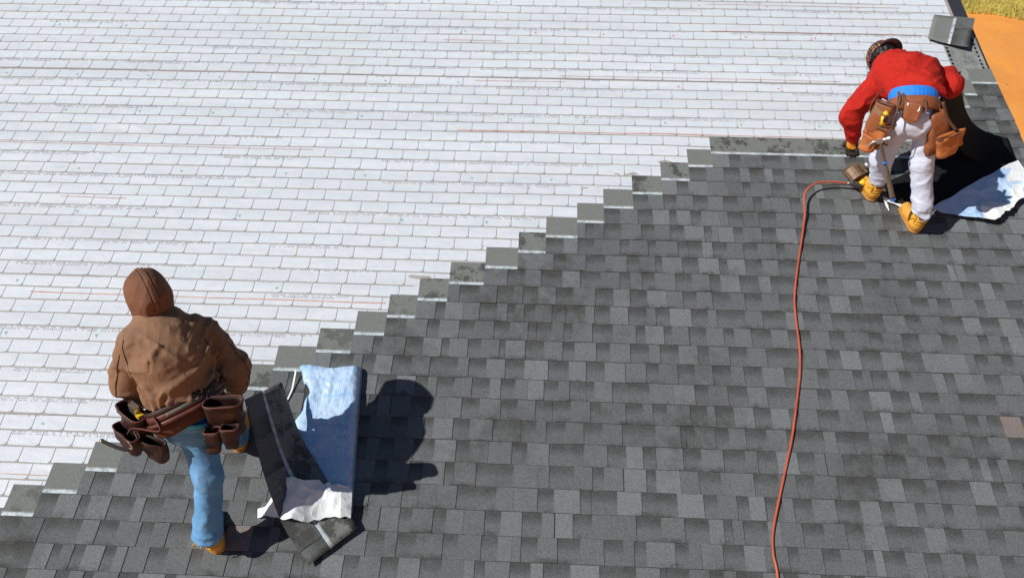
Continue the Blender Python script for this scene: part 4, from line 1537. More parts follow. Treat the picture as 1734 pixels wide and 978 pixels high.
def crease(P):
    dx = (P - hemc) @ side; h = (P - hemc) @ spine
    back = ((P - hemc) @ fwd) < 0.02
    out = np.zeros(P.shape[:-1])
    for pts, amp, w in FOLDS:
        best = np.full(out.shape, 9.0)
        for (a0, b0), (a1, b1) in zip(pts[:-1], pts[1:]):
            ux, uy = a1 - a0, b1 - b0
            t = np.clip(((dx - a0) * ux + (h - b0) * uy) / (ux * ux + uy * uy), 0, 1)
            s = (dx - a0 - t * ux) * -uy + (h - b0 - t * uy) * ux
            dd = np.sqrt((dx - a0 - t * ux) ** 2 + (h - b0 - t * uy) ** 2) * np.sign(s)
            best = np.where(np.abs(dd) < np.abs(best), dd, best)
        out += amp * np.exp(-(best / (w * .85)) ** 2)
    # armhole and sleeve seams
    seam = np.exp(-((np.abs(dx) - 0.175) / 0.006) ** 2) * (h > 0.22)
    return (out - 0.006 * seam) * back


def drag_lines(d, h, o=0.0):
    """long narrow pulls running from the armpits towards the waist"""
    q = d * 0.75 + np.sign(d) * (0.30 - h) * 0.65
    n = vnoise(q * 21 + 3 + o, (h * 0.8 - np.abs(d) * .5) * 5 + 1 + o, d * 0 + 0.5 + o)
    m = vnoise(d * 7 + 2, h * 7 + o, d * 0 + 1.5)
    return ((1 - np.abs(2 * n - 1)) ** 3 - 0.25) * np.clip(m * 1.8 - .2, 0, 1)


def trace(fn, disp, o, dirs, reach=0.34):
    """points where rays o+t*dir leave the surface fn+disp"""
    out = []
    for p, r in zip(o, dirs):
        t = np.linspace(0.02, reach, 160)
        Q = (np.asarray(p)[None] + t[:, None] * nrm(r)[None]).astype(np.float32)
        f_ = fn(Q)
        m = np.abs(f_) < .045
        f_ = f_.astype(np.float64)
        if m.any(): f_[m] += disp(Q[m])
        k = np.where(f_ > 0)[0]
        if len(k): out.append(np.asarray(p) + nrm(r) * (t[k[0]] + .0005))
    return out


def jacket_disp(P):
    hgt = (P - hemc) @ spine
    low = np.clip(1 - hgt / 0.30, 0.25, 1.0)
    d = (P - hemc) @ side
    big = ridge(P, (4.2, 5, 9), 2.2, 0.10, 4.0) ** 2.0 - 0.30
    dia = vnoise((P[..., 0] + P[..., 2] * 0.9) * 12 + 4, P[..., 1] * 5, (P[..., 0] - P[..., 2]) * 3.2 + 9)
    dia = (1 - np.abs(2 * dia - 1)) ** 2.2 - 0.3
    arm = np.clip((np.abs(d) - 0.19) / 0.06, 0, 1)
    ringn = ridge(P, (7, 7, 15), 8.0, 0.07) ** 2 - 0.3
    ang = np.arctan2((P - hemc) @ fwd, d)
    nearhem = np.exp(-((hgt - 0.085) / 0.045) ** 2) * (1 - arm)
    gather = 0.014 * nearhem + 0.008 * np.sin(ang * 17 + 3 * np.sin(ang * 5)) * np.clip(1 - hgt / 0.14, 0, 1) * (1 - arm)
    return -gather - 1.0 * crease(P) - 0.013 * drag_lines(d, hgt) * (1 - arm) - (0.009 * big * low * (1 - arm * .6) + 0.006 * dia * (1 - arm) + 0.016 * ringn * arm + 0.004 * (ridge(P, (22, 22, 26), 5.0) - 0.5))


lo, hi = bounds([hemc, J['shL'], J['shR'], J['elL'], J['elR'], cuffL, cuffR, J['neck']], .18)
V, F = surface(jacket_fn, lo, hi, 0.0068, jacket_disp)
jk = part('jacket', V, F, M_JACKET, per, bb)

# stitched seams: both armholes and down the back of each sleeve
SE = []
for sg in (-1, 1):
    pts_h = np.linspace(0.16, 0.40, 16)
    o_ = [hemc + spine * h + side * sg * (.150 + .03 * (1 - ((h - .28) / .12) ** 2)) for h in pts_h]
    SE.append((o_, [-fwd + side * sg * .25 + spine * .1] * 16))
for sh_, el_, cu_, sg in ((J['shL'], J['elL'] + side * .035, cuffL + side * .05, -1), (J['shR'], J['elR'] - side * .01, cuffR, 1)):
    ln = [sh_ * (1 - t) + el_ * t for t in np.linspace(.25, 1, 10)] + [el_ * (1 - t) + cu_ * t for t in np.linspace(.15, .9, 8)]
    SE.append((ln, [-fwd * .8 + side * sg * .75 + UPZ * .2] * len(ln)))
M_SEAM = simple_mat('dark_stitching', (0.085, 0.040, 0.025), 0.9, 0.2, 60.0)
for o_, r_ in SE:
    p_ = trace(jacket_fn, jacket_disp, o_, r_)
    if len(p_) > 4:
        V, F = tube(smooth_path(p_, 2), .0026, 5)
        part('seam', V, F, M_SEAM, jk, bb)

# hood: rounded, a little pointed backwards, open at the face
hc = J['head'] + UPZ * .012
hf = nrm(fwd * .95 - side * .10 - UPZ * .35)
hs_ = nrm(np.cross(hf, UPZ)); hu = np.cross(hs_, hf)


def hood_fn(P):
    o = sunion([d_ell(P, hc, hs_, hf, hu, (.102, .125, .122)),
                d_ell(P, hc - hf * .045 + hu * .012, hs_, hf, hu, (.084, .09, .098)),
                d_ell(P, hc + hf * .035 + hu * .045, hs_, hf, hu, (.082, .10, .078)),
                d_cap(P, J['neck'] - UPZ * .005, hc - hu * .045, .092, .080)], .04)
    inn = sunion([d_ell(P, hc + hf * .02, hs_, hf, hu, (.089, .125, .108)), d_cap(P, hc + hf * .04, hc + hf * .3 - hu * .03, .068, .085)], .03)
    return np.maximum(o, -inn)


def hood_disp(P):
    q = (P - hc) @ hs_
    return -0.012 * (ridge(P, (9, 6, 6), 4.0, 0.06) - 0.5) - 0.004 * np.exp(-(q / 0.007) ** 2) - 0.004 * (ridge(P, (20, 14, 18), 7.0) - 0.5)


lo, hi = bounds([hc, J['neck']], .22)
V, F = surface(hood_fn, lo, hi, 0.0068, hood_disp)
hd_ = part('hood', V, F, M_HOOD, jk, bb)
for off in (-.012, .012):
    o_ = [hc + hs_ * off] * 20
    r_ = [-hf * math.cos(a) + hu * math.sin(a) + hs_ * off * 2 for a in np.linspace(-.5, 1.9, 20)]
    p_ = trace(lambda Q: sunion([d_ell(Q, hc, hs_, hf, hu, (.102, .125, .122)), d_ell(Q, hc - hf * .045 + hu * .012, hs_, hf, hu, (.084, .09, .098)), d_ell(Q, hc + hf * .035 + hu * .045, hs_, hf, hu, (.082, .10, .078))], .04), hood_disp, o_, r_)
    if len(p_) > 4:
        V, F = tube(smooth_path(p_, 2), .0022, 5)
        part('seam', V, F, M_SEAM, hd_, bb)
# rib waistband with vertical ribs
V, F = [], []
U_ = nrm(spine - side * 0.16)
S_ = nrm(side - U_ * np.dot(side, U_))
Fw_ = np.cross(U_, S_)
nr = 150
cw = J['waist'] - U_ * .060
for lev, (z, o_) in enumerate(((.045, .004), (.03, .012), (0, .014), (-.03, .008), (-.042, -.004))):
    for q in range(nr):
        a = 2 * math.pi * q / nr
        rr = 1 + (0.012 if q % 2 else -0.012)
        dirv = S_ * math.cos(a) * (.180 + o_) * rr + Fw_ * math.sin(a) * (.140 + o_) * rr
        V.append(cw + dirv + U_ * (z + .006 * math.sin(a * 3)))
for lev in range(4):
    for q in range(nr):
        q2 = (q + 1) % nr
        F.append((lev * nr + q, (lev + 1) * nr + q, (lev + 1) * nr + q2, lev * nr + q2))
part('waistband', V, F, M_RIB, jk, bb)

# gloves
gc = [(a, b_, ra + .0035, rb + .003) for a, b_, ra, rb in capsR]
V, F = caps_mesh(gc, .008, .0055)
gl = part('glove', V, F, M_GLOVE, per, bb)
V, F = caps_mesh([(J['wrR'] - dR * .03, J['wrR'] + dR * .045, .040, .036)], .01, .006)
part('glove_cuff', V, F, M_GLOVEO, gl, bb)
gc = [(a, b_, ra + .0035, rb + .003) for a, b_, ra, rb in capsLh]
V, F = caps_mesh(gc, .008, .0055)
part('glove', V, F, M_GLOVE, per, bb)

# tool belt
tb = root = bpy.data.objects.new('tool_belt', None)
cb = J['waist'] + spine * .004
V, F = band_mesh(cb, S_, Fw_, U_, .196, .160, .040, .010, 0, 2 * math.pi, 64, .003)
bpy.data.objects.remove(tb)
tb = part('tool_belt', V, F, M_MAROON2, per, bb)
tb['label'] = 'maroon leather tool belt with hanging pouches'
V, F = band_mesh(cb + spine * .028, S_, Fw_, U_, .200, .165, .030, .008, 0, 2 * math.pi, 64, .004)
part('upper_strap', V, F, M_MAROON, tb, bb)
V, F = band_mesh(cb - spine * .030, S_, Fw_, U_, .200, .165, .022, .012, 0, 2 * math.pi, 64, .004)
part('padded_strap', V, F, M_MAROON2, tb, bb)
M_WEB = simple_mat('grey_webbing', (0.12, 0.11, 0.10), 0.8, 0.2, 60.0)
V, F = band_mesh(cb + spine * .004, S_, Fw_, U_, .204, .169, .022, .006, math.pi * 1.30, math.pi * 1.62, 20)
part('webbing', V, F, M_WEB, tb, bb)
bp = cb + S_ * .105 - Fw_ * .155 - spine * .005
V, F = box(bp, nrm(S_ + Fw_ * .55), nrm(U_ + S_ * .35), nrm(np.cross(S_ + Fw_ * .55, U_)), .06, .062, .014)
part('buckle_flap', V, F, M_MAROON, tb, bb, False)
sn = []
for q in (-.012, .018):
    c = bp + nrm(np.array([0, -1, .3])) * .012 + U_ * q + S_ * .004
    sn.append(tube([c, c + nrm(np.array([0, -1, .3])) * .004], .005, 10))
V, F = merge(*sn)
part('rivets', V, F, M_STEEL, tb, bb)

# left pouches (hang forward and down, mouth tipped towards the viewer)
cl = J['pouL'] + np.array([-0.015, .01, .005])
upl = nrm(np.array([0.10, -.10, 1.0])); wl = nrm(np.array([0.80, -.55, -.12])); ol = nrm(np.array([-.60, -.80, .08]))
V, F = pouch_mesh(cl, wl, upl, ol, .185, .16, .23, .085, .07, .006, lean=-.01, seed=1.0)
pl_ = part('pouch', V, F, M_MAROON, tb, bb)
V, F = rim(cl, wl, ol, upl, .185, .085)
part('rim', V, F, M_MAROON2, pl_, bb)
c2 = cl - upl * .105 + ol * .070 + wl * .015
V, F = pouch_mesh(c2, wl, upl, ol, .17, .15, .17, .065, .05, .006, lean=-.005, seed=2.0)
p2_ = part('pouch', V, F, M_MAROON, tb, bb)
V, F = rim(c2, wl, ol, upl, .17, .065)
part('rim', V, F, M_MAROON2, p2_, bb)
c3 = cl - upl * .125 + wl * .125 + ol * .015
V, F = pouch_mesh(c3, nrm(wl + ol * -.4), upl, nrm(ol - wl * -.3), .15, .11, .17, .06, .045, .006, seed=3.0)
part('pouch', V, F, M_MAROON, tb, bb)
ringc = c2 + wl * .055 - upl * .035 + ol * .06
V, F = tube([ringc + (wl * math.cos(a) + upl * math.sin(a)) * .026 for a in np.linspace(-2.2, 2.2, 20)], .0042, 8)
part('steel_ring', V, F, M_STEEL, tb, bb)
V, F = ribbon(smooth_path([cb - S_ * .17 - Fw_ * .10 + U_ * .02, cb - S_ * .18 - Fw_ * .13 - U_ * .05, c2 + upl * .02 + wl * .02, c2 + ol * .03 - upl * .02], 6), nrm(S_ * .4 + Fw_), .024, .006)
part('strap', V, F, M_MAROON2, tb, bb)
# right pouches
cr = np.array([-1.362, -.805, .712])
upr = nrm(np.array([.14, -.10, 1.0])); wr_ = nrm(np.array([0.62, -.78, 0.0])); wr_ = nrm(np.array([.98, .06, .04])); orr = nrm(np.array([.02, -.98, .10]))
V, F = pouch_mesh(cr, wr_, upr, orr, .19, .17, .28, .10, .08, .006, lean=.01, seed=4.0)
pr_ = part('pouch', V, F, M_MAROON, tb, bb)
V, F = rim(cr, wr_, orr, upr, .19, .10)
part('rim', V, F, M_MAROON2, pr_, bb)
for q, (dw, dz, w_, h_) in enumerate(((.042, .135, .085, .18), (-.048, .155, .08, .19))):
    c4 = cr - upr * dz + orr * .085 + wr_ * dw
    V, F = pouch_mesh(c4, wr_, upr, orr, w_, w_ * .85, h_, .06, .045, .006, seed=5.0 + q)
    p4_ = part('pouch', V, F, M_MAROON, tb, bb)
    V, F = rim(c4, wr_, orr, upr, w_, .06, .005)
    part('rim', V, F, M_MAROON2, p4_, bb)

# tools in the left pouch
tl = root_empty('pry_bar', cl, 'dark flat bar poking out of the hooded worker\'s left pouch', 'pry bar')
a0 = c2 - upl * .10 + ol * .05 + np.array([-.02, -.02, 0]); a1 = a0 + np.array([-.11, .03, .02])
V, F = ribbon(smooth_path([a0 + np.array([.08, 0, 0]), a0, a1], 4), UPZ, [.022] * 9, .010)
part('bar', V, F, M_GUNDARK, tl, cl, False)
V, F = tube([a1 + np.array([.008, 0, 0]), a1 - np.array([.006, -.002, -.001])], .011, 10)
part('bar_end', V, F, M_STEEL, tl, cl)
tp = root_empty('tape_measure', cl, 'small yellow and grey tape measure in the hooded worker\'s left pouch', 'tape measure')
V, F = box(cl + ol * .03 + upl * .012 + wl * .01, wl, upl, ol, .05, .055, .03)
part('case', V, F, M_STEEL, tp, cl, False)
V, F = box(cl + ol * .03 - upl * .010 + wl * .045, wl, upl, ol, .03, .022, .03)
part('tab', V, F, M_YELLOW, tp, cl, False)
# ---------------------------------------------------------------- worker in red
M_RED = cloth_mat('red_fleece', (0.44, 0.020, 0.013), 0.14, 8.0, 0.024, (1.3, 0.8, 1.0), 0.06)
M_WHITEP = cloth_mat('white_sweatpants', (0.60, 0.65, 0.81), 0.03, 10.0, 0.022, (1.0, 1.0, 1.4), 0.05)
M_BLUE = simple_mat('bright_blue_cloth', (0.02, 0.22, 0.80), 0.7, 0.2, 40.0)
M_LEATHER = simple_mat('brown_tool_leather', (0.270, 0.088, 0.034), 0.55, 0.28, 20.0, 0.4, 0.003, 9.0)
M_LEATHER2 = simple_mat('dark_tool_leather', (0.115, 0.048, 0.026), 0.6, 0.28, 20.0, 0.4, 0.003, 9.0)
M_LEATHER3 = simple_mat('orange_tool_leather', (0.46, 0.150, 0.045), 0.55, 0.22, 20.0, 0.4, 0.003, 9.0)
M_HAIR = simple_mat('black_hair', (0.012, 0.010, 0.010), 0.5, 0.2, 60.0)
M_BRIM = simple_mat('cap_brim', (0.055, 0.022, 0.020), 0.7, 0.2, 40.0)

M_CAP, nt, b = new_mat('dotted_cap_cloth')
vo = N(nt, 'ShaderNodeTexVoronoi', Scale=95.0)
nt.links.new(N(nt, 'ShaderNodeNewGeometry').outputs['Position'], vo.inputs['Vector'])
sepc = N(nt, 'ShaderNodeSeparateColor'); nt.links.new(vo.outputs['Color'], sepc.inputs[0])
pal = N(nt, 'ShaderNodeValToRGB'); pal.color_ramp.interpolation = 'CONSTANT'
stops = [(0.0, (0.03, 0.012, 0.02)), (0.25, (0.70, 0.05, 0.06)), (0.42, (0.75, 0.55, 0.04)), (0.58, (0.20, 0.05, 0.30)), (0.75, (0.75, 0.30, 0.03)), (0.88, (0.10, 0.35, 0.12))]
while len(pal.color_ramp.elements) < len(stops): pal.color_ramp.elements.new(0.5)
for el, (p, c) in zip(pal.color_ramp.elements, stops): el.position = p; el.color = (*c, 1)
nt.links.new(sepc.outputs[0], pal.inputs['Fac'])
dot = math_node(nt, 'LESS_THAN', vo.outputs['Distance'], 0.42)
nt.links.new(mix(nt, dot, (0.035, 0.014, 0.022), pal.outputs['Color']), b.inputs['Base Color'])
b.inputs['Roughness'].default_value = 0.8

J = JR
bb = on_roof(2.70, 1.47)
per = root_empty('person', bb, 'worker in red sweatshirt, dotted cap and white pants bending over', 'person', 'roofers at work')
side = nrm(J['hipR'] - J['hipL'])
sside = nrm(J['shR'] - J['shL'] + np.array([0, 0, -.02]))
spine = nrm(J['neck'] - J['waist'])
heelR, toeR = on_roof(2.835, 1.320, ROOFTOP), on_roof(2.790, 1.560, ROOFTOP)
heelL, toeL = on_roof(2.598, 1.592, ROOFTOP), on_roof(2.520, 1.815, ROOFTOP)
ankR = heelR + RN * 0.135 + nrm(toeR - heelR) * 0.055 + np.array([.008, -.01, .02])
ankL = heelL + RN * 0.135 + nrm(toeL - heelL) * 0.055 + np.array([.008, -.01, .02])
dL = nrm(J['fgL'] - J['wrL'])
palmL = nrm(np.array([0.55, 0.75, 0.0]) - dL * np.dot(np.array([0.55, 0.75, 0.0]), dL))
capsL = finger_caps(J['wrL'], dL, nrm(np.cross(palmL, dL)) * 1.0, palmL, 0.28, 0.0085, 1.05)
dRh = nrm(np.array([-.25, .75, -.35]))
capsRh = finger_caps(J['wrR'], dRh, nrm(np.array([-.8, -.2, .5])), -UPZ, 0.8, 0.0085, 1.0)
hd = J['head'] + np.array([0, .0, -.03])
hdir = nrm(J['head'] - J['neck'] + np.array([-.02, .02, -.03]))   # crown points this way
hface = nrm(np.array([-.1, .35, -1.0]) - hdir * np.dot(np.array([-.1, .35, -1.0]), hdir))
hsd = np.cross(hface, hdir)


def body_fn(P):
    ds = [d_ecap(P, J['pelvis'], J['waist'], side, (.118, .09), (.11, .085)),
          d_ecap(P, J['waist'], J['chest'], sside, (.11, .085), (.15, .10)),
          d_ecap(P, J['chest'], J['neck'] - spine * .06, sside, (.15, .10), (.10, .075)),
          d_cap(P, J['neck'] - spine * .06, J['neck'], .06, .055), d_cap(P, J['neck'], hd, .052, .06),
          d_ell(P, hd + hdir * .02, hsd, hface, hdir, (.074, .092, .108)),
          d_ell(P, hd + hface * .092, hsd, hface, hdir, (.014, .02, .026)),
          d_ell(P, hd + hface * .045 - hdir * .065, hsd, hface, hdir, (.045, .045, .04)),
          d_cap(P, J['chest'] + spine * .05, J['shL'], .08, .058), d_cap(P, J['chest'] + spine * .05, J['shR'], .08, .058),
          d_cap(P, J['shL'], J['elL'], .054, .042), d_cap(P, J['elL'], J['wrL'], .042, .027),
          d_cap(P, J['shR'], J['elR'], .054, .042), d_cap(P, J['elR'], J['wrR'], .042, .027),
          d_cap(P, J['hipL'], J['kneeL'], .072, .050), d_cap(P, J['kneeL'], ankL, .048, .028),
          d_cap(P, J['hipR'], J['kneeR'], .072, .050), d_cap(P, J['kneeR'], ankR, .048, .028),
          d_cap(P, ankL, toeL + RN * .034 - nrm(toeL - heelL) * .09, .026, .018), d_cap(P, ankR, toeR + RN * .034 - nrm(toeR - heelR) * .09, .026, .018)]
    hnd = [d_cap(P, *c) for c in capsL + capsRh]
    return smin(sunion(ds, .03), sunion(hnd, .008), .012)


lo, hi = bounds([J[k] for k in ('pelvis', 'head', 'elL', 'fgL', 'wrR', 'elR', 'shR')] + [heelL, toeL, heelR, toeR], .15)
V, F = surface(body_fn, lo, hi, 0.012)
part('body', V, F, M_SKIN, per, bb)
boot(per, bb, heelL, toeL, ankL)
boot(per, bb, heelR, toeR, ankR)

# pants, gathered at the ankle
gaR, gaL = ankR + nrm(J['kneeR'] - ankR) * .055, ankL + nrm(J['kneeL'] - ankL) * .045
seat = J['pelvis'] + np.array([0, -.01, -.03])


def pants_fn(P):
    hips = d_ecap(P, seat - np.array([0, 0, .02]), J['waist'] + np.array([0, 0, -.01]), side, (.138, .124), (.132, .108))
    a = sunion([d_cap(P, J['hipR'] - UPZ * .02 + side * .015, J['kneeR'] + side * .012, .086, .068), d_cap(P, J['kneeR'] + side * .012, gaR, .072, .062)], .03)
    c = sunion([d_cap(P, J['hipL'] - UPZ * .02 - side * .015, J['kneeL'] - side * .012, .084, .067), d_cap(P, J['kneeL'] - side * .012, gaL, .070, .062)], .03)
    r = smin(hips, smin(a, c, .006), .025)
    cuffs = np.minimum(d_cap(P, gaR, ankR + RN * .005, .052, .048), d_cap(P, gaL, ankL + RN * .005, .052, .048))
    return smin(r, cuffs, .010)


def pants_disp(P):
    hem = np.clip((0.92 - P[..., 2]) / 0.2, 0.0, 1)
    dia = vnoise((P[..., 0] - P[..., 2] * .7) * 12 + 2, P[..., 1] * 7, (P[..., 2] + P[..., 0] * .6) * 8 + 3)
    dia = (1 - np.abs(2 * dia - 1)) ** 1.6 - .4
    return -0.009 * dia - 0.014 * hem * (ridge(P, (9, 9, 26), 3.0, 0.06) - 0.45) - 0.004 * (ridge(P, (24, 24, 36), 6.0) - 0.5)


lo, hi = bounds([seat, J['waist'], J['hipL'], J['hipR'], J['kneeL'], J['kneeR'], ankL, ankR], .17)
V, F = surface(pants_fn, lo, hi, 0.0085, pants_disp)
part('sweatpants', V, F, M_WHITEP, per, bb)

# sweatshirt
bU = nrm(np.array([0.05, .64, .77])); bS = nrm(side - bU * np.dot(side, bU)); bF = np.cross(bU, bS)
hemc = J['waist'] + np.array([0, .0, .015])
cuffL = J['wrL'] * .93 + J['elL'] * .07
cuffR = J['wrR'] * .95 + J['elR'] * .05


def red_fn(P):
    tor = sunion([d_ecap(P, hemc, J['chest'], sside, (.158, .122), (.200, .140)),
                  d_ecap(P, J['chest'], J['neck'] - spine * .07, sside, (.200, .140), (.145, .110)),
                  d_cap(P, J['neck'] - spine * .07, J['neck'] - spine * .005, .11, .085),
                  d_cap(P, J['chest'] + spine * .06 + sside * .05, J['shR'] - sside * .02, .11, .088),
                  d_cap(P, J['chest'] + spine * .06 - sside * .05, J['shL'] + sside * .02, .11, .088)], .05)
    aL = sunion([d_cap(P, J['shL'] + sside * .02, J['elL'], .084, .068), d_cap(P, J['elL'], cuffL, .066, .046)], .03)
    aR = sunion([d_cap(P, J['shR'] - sside * .02, J['elR'], .082, .068), d_cap(P, J['elR'], cuffR, .066, .048)], .025)
    r = smin(smin(tor, aL, .015), aR, .012)
    q = P - hemc.astype(np.float32)
    near = np.sqrt((q * q).sum(-1)) < 0.26
    return np.where(near, np.maximum(r, -(q @ bU.astype(np.float32)) - .012), r)


def red_disp(P):
    d = np.abs((P - J['chest']) @ sside)
    arm = np.clip((d - .20) / .06, 0, 1)
    big = ridge(P, (4, 9, 5), 4.0, 0.10, 4.0) ** 2 - 0.3
    dia = vnoise((P[..., 0] - P[..., 1] * 0.8) * 11 + 2, P[..., 2] * 6, (P[..., 0] + P[..., 1]) * 4 + 5)
    dia = (1 - np.abs(2 * dia - 1)) ** 2 - 0.3
    ringn = ridge(P, (9, 9, 13), 6.0, 0.07) ** 2 - 0.3
    sd = (P - J['chest']) @ sside; hh = (P - hemc) @ spine
    return -0.016 * drag_lines(sd, hh, 4.0) * (1 - arm) - (0.016 * big * (1 - arm) + 0.008 * dia * (1 - arm) + 0.020 * ringn * arm + 0.006 * (ridge(P, (22, 22, 22), 1.0) - 0.5))


lo, hi = bounds([hemc, J['shL'], J['shR'], J['elL'], J['elR'], cuffL, cuffR, J['neck']], .17)
V, F = surface(red_fn, lo, hi, 0.0078, red_disp)
rd = part('sweatshirt', V, F, M_RED, per, bb)
# ribbed hem and cuffs, hood lying on the neck
V, F = band_mesh(hemc + bU * .012, bS, bF, bU, .154, .120, .045, .008, 0, 2 * math.pi, 64, .004)
part('hem_band', V, F, M_RED, rd, bb)
nk = J['neck'] - spine * .02
V, F = surface(lambda P: sunion([d_ecap(P, nk - sside * .075 + UPZ * .045 - spine * .0, nk + sside * .075 + UPZ * .045 - spine * .0, spine, (.045, .030), (.045, .030)),
                                 d_cap(P, nk - sside * .085 + UPZ * .03, nk - sside * .08 + spine * .06 - UPZ * .02, .034, .03),
                                 d_cap(P, nk + sside * .085 + UPZ * .03, nk + sside * .08 + spine * .06 - UPZ * .02, .034, .03)], .03), *bounds([nk], .19), 0.0078,
               lambda P: -0.016 * (ridge(P, (8, 14, 9), 2.0, .05) - .5))
part('hood', V, F, M_RED, rd, bb)
# blue shirt showing between sweatshirt and belt
V, F = [], []
nr = 120
ce = J['belt'] + bU * .045 + UPZ * .004
for (z, o_) in ((.045, .0), (.018, .010), (-.018, .010), (-.045, .004)):
    for q in range(nr):
        a = 2 * math.pi * q / nr
        rr = 1 + .020 * math.sin(q * 2.1) * (0.5 + 0.5 * math.sin(q * .37))
        V.append(ce + (bS * math.cos(a) * (.143 + o_) + bF * math.sin(a) * (.118 + o_)) * rr + bU * z)
for l in range(3):
    for q in range(nr):
        q2 = (q + 1) % nr
        F.append((l * nr + q, l * nr + q2, (l + 1) * nr + q2, (l + 1) * nr + q))
part('blue_shirt', V, F, M_BLUE, per, bb)

# gloves
for caps_, wr, dd in ((capsL, J['wrL'], dL), (capsRh, J['wrR'], dRh)):
    V, F = caps_mesh([(a, c, ra + .004, rb_ + .0035) for a, c, ra, rb_ in caps_], .008, .0055)
    g_ = part('glove', V, F, M_GLOVE if wr is J['wrL'] else M_GLOVEO, per, bb)
    V, F = caps_mesh([(wr - dd * .02, wr + dd * .050, .036, .038)], .01, .006)
    part('glove_cuff', V, F, M_GLOVEO, g_, bb)

# cap, brim and hair
ccap = hd + hdir * .045


def cap_fn(P):
    o = d_ell(P, ccap, hsd, hface, hdir, (.092, .112, .092))
    q = (P - ccap.astype(np.float32)) @ nrm(hdir * 1.0 - hface * .10).astype(np.float32)
    return np.maximum(np.maximum(o, -(o + .006)), -q - .02)


V, F = surface(cap_fn, *bounds([ccap], .15), 0.0062)
cp_ = part('cap', V, F, M_CAP, per, bb)
bd = nrm(sside * .75 - hface * .75)                                # brim juts out over the nape, to the right
bs = np.cross(hdir, bd)
V, F = [], []
for lay in (0, 1):
    for i in range(2):
        for q in range(15):
            a = (q / 14 - .5) * 2.5
            r = .088 if i == 0 else .088 + .055 * math.cos(a * .62)
            V.append(ccap - hdir * (.016 + .008 * lay + .012 * i * (a * a)) + (bd * math.cos(a) * 1.06 + bs * math.sin(a)) * r)
for q in range(14):
    F.append((q, q + 1, 15 + q + 1, 15 + q)); F.append((30 + q, 45 + q, 45 + q + 1, 30 + q + 1))
    F.append((15 + q, 15 + q + 1, 45 + q + 1, 45 + q)); F.append((q + 1, q, 30 + q, 30 + q + 1))
F += [(0, 15, 45, 30), (14, 44, 59, 29)]
part('brim', V, F, M_BRIM, cp_, bb)
HT = []
rh = random.Random(9)
for k in range(26):
    a = rh.uniform(-1.4, 1.4)
    p0 = hd - hdir * rh.uniform(.0, .03) - sside * .070 * math.cos(a * .6) - hface * .075 * math.sin(a)
    pts = [p0]
    d_ = nrm(-sside * rh.uniform(.2, 1) - hdir * rh.uniform(.3, 1) - UPZ * .3)
    for q in range(1, 14):
        pts.append(p0 + d_ * q * .006 + np.array([math.cos(q * 1.3 + k), math.sin(q * 1.3 + k), math.cos(q * 1.1 + k * 2)]) * .010)
    HT.append(tube(pts, [.0028] * 13 + [.001], 5))
V, F = merge(*HT)
part('hair', V, F, M_HAIR, per, bb)
V, F = surface(lambda P: d_ell(P, hd + hdir * .012 - hface * .008, hsd, hface, hdir, (.080, .092, .085)), *bounds([hd], .14), 0.009, lambda P: -.012 * (ridge(P, (26, 26, 26), 1.0) - .5))
part('hair', V, F, M_HAIR, per, bb)

# tool belt -------------------------------------------------------------
V, F = band_mesh(J['belt'] - bU * .018, bS, bF, bU, .154, .138, .080, .010, 0, 2 * math.pi, 64, .003)
tb = part('tool_belt', V, F, M_LEATHER, per, bb)
tb['label'] = 'brown leather tool belt with pouches on both hips'
gup = nrm(np.array([.06, -.12, 1.0]))
view = nrm(np.array([-.38, -.82, .42]))                            # out of his back, towards the viewer
wd_ = nrm(np.cross(view, gup)) * -1
if wd_[0] < 0: wd_ = -wd_
bk_c = J['pc'] + np.array([.0, .018, -.02])
V, F = pouch_mesh(bk_c, wd_, nrm(gup + np.array([0, .35, 0])), nrm(np.array([-.15, -.95, .2])), .115, .095, .125, .035, .03, .005, seed=11.0)
cpo = part('pouch', V, F, M_LEATHER, tb, bb)
hb = bk_c + nrm(np.array([-.15, -.95, .2])) * .042 - gup * .02
V, F = tube([hb - wd_ * .038 + gup * .01, hb - wd_ * .036 - gup * .055, hb + wd_ * .036 - gup * .055, hb + wd_ * .038 + gup * .01], .0040, 8)
part('steel_loop', V, F, M_STEEL, tb, bb)
for s_ in (-.085, -.055, .078):
    cc_ = bk_c + wd_ * s_ + np.array([0, .03, -.005])
    V, F = ribbon([cc_ + bU * .040 - np.array([0, .012, 0]), cc_ - np.array([0, .022, 0]), cc_ - bU * .044 - np.array([0, .010, 0])], wd_, .020, .006)
    part('belt_loop', V, F, M_LEATHER2, tb, bb, False)
ol_ = nrm(np.array([-.55, -.82, .1])); wl_ = nrm(np.array([.82, -.55, 0])); wl_ = nrm(wl_ - gup * np.dot(wl_, gup))
V, F = pouch_mesh(J['pl1'] + np.array([.035, .02, -.02]), wl_, gup, ol_, .125, .135, .285, .055, .06, .006, bulge=.02, seed=12.0)
p_ = part('pouch', V, F, M_LEATHER, tb, bb)
V, F = rim(J['pl1'] + np.array([.035, .02, -.02]), wl_, ol_, gup, .125, .055)
part('rim', V, F, M_LEATHER2, p_, bb)
pl2 = J['pl2'] + np.array([.095, -.01, -.02])
V, F = pouch_mesh(pl2, wl_, gup, ol_, .145, .12, .20, .065, .055, .006, bulge=.02, seed=13.0)
p_ = part('pouch', V, F, M_LEATHER3, tb, bb)
V, F = rim(pl2, wl_, ol_, gup, .145, .065, .006)
part('rim', V, F, M_LEATHER2, p_, bb)
V, F = pouch_mesh(pl2 - gup * .09 + ol_ * .055 - wl_ * .012, wl_, gup, ol_, .12, .10, .125, .045, .04, .006, seed=14.0)
p_ = part('pouch', V, F, M_LEATHER3, tb, bb)
st0 = J['pl1'] + np.array([.085, -.04, .03])
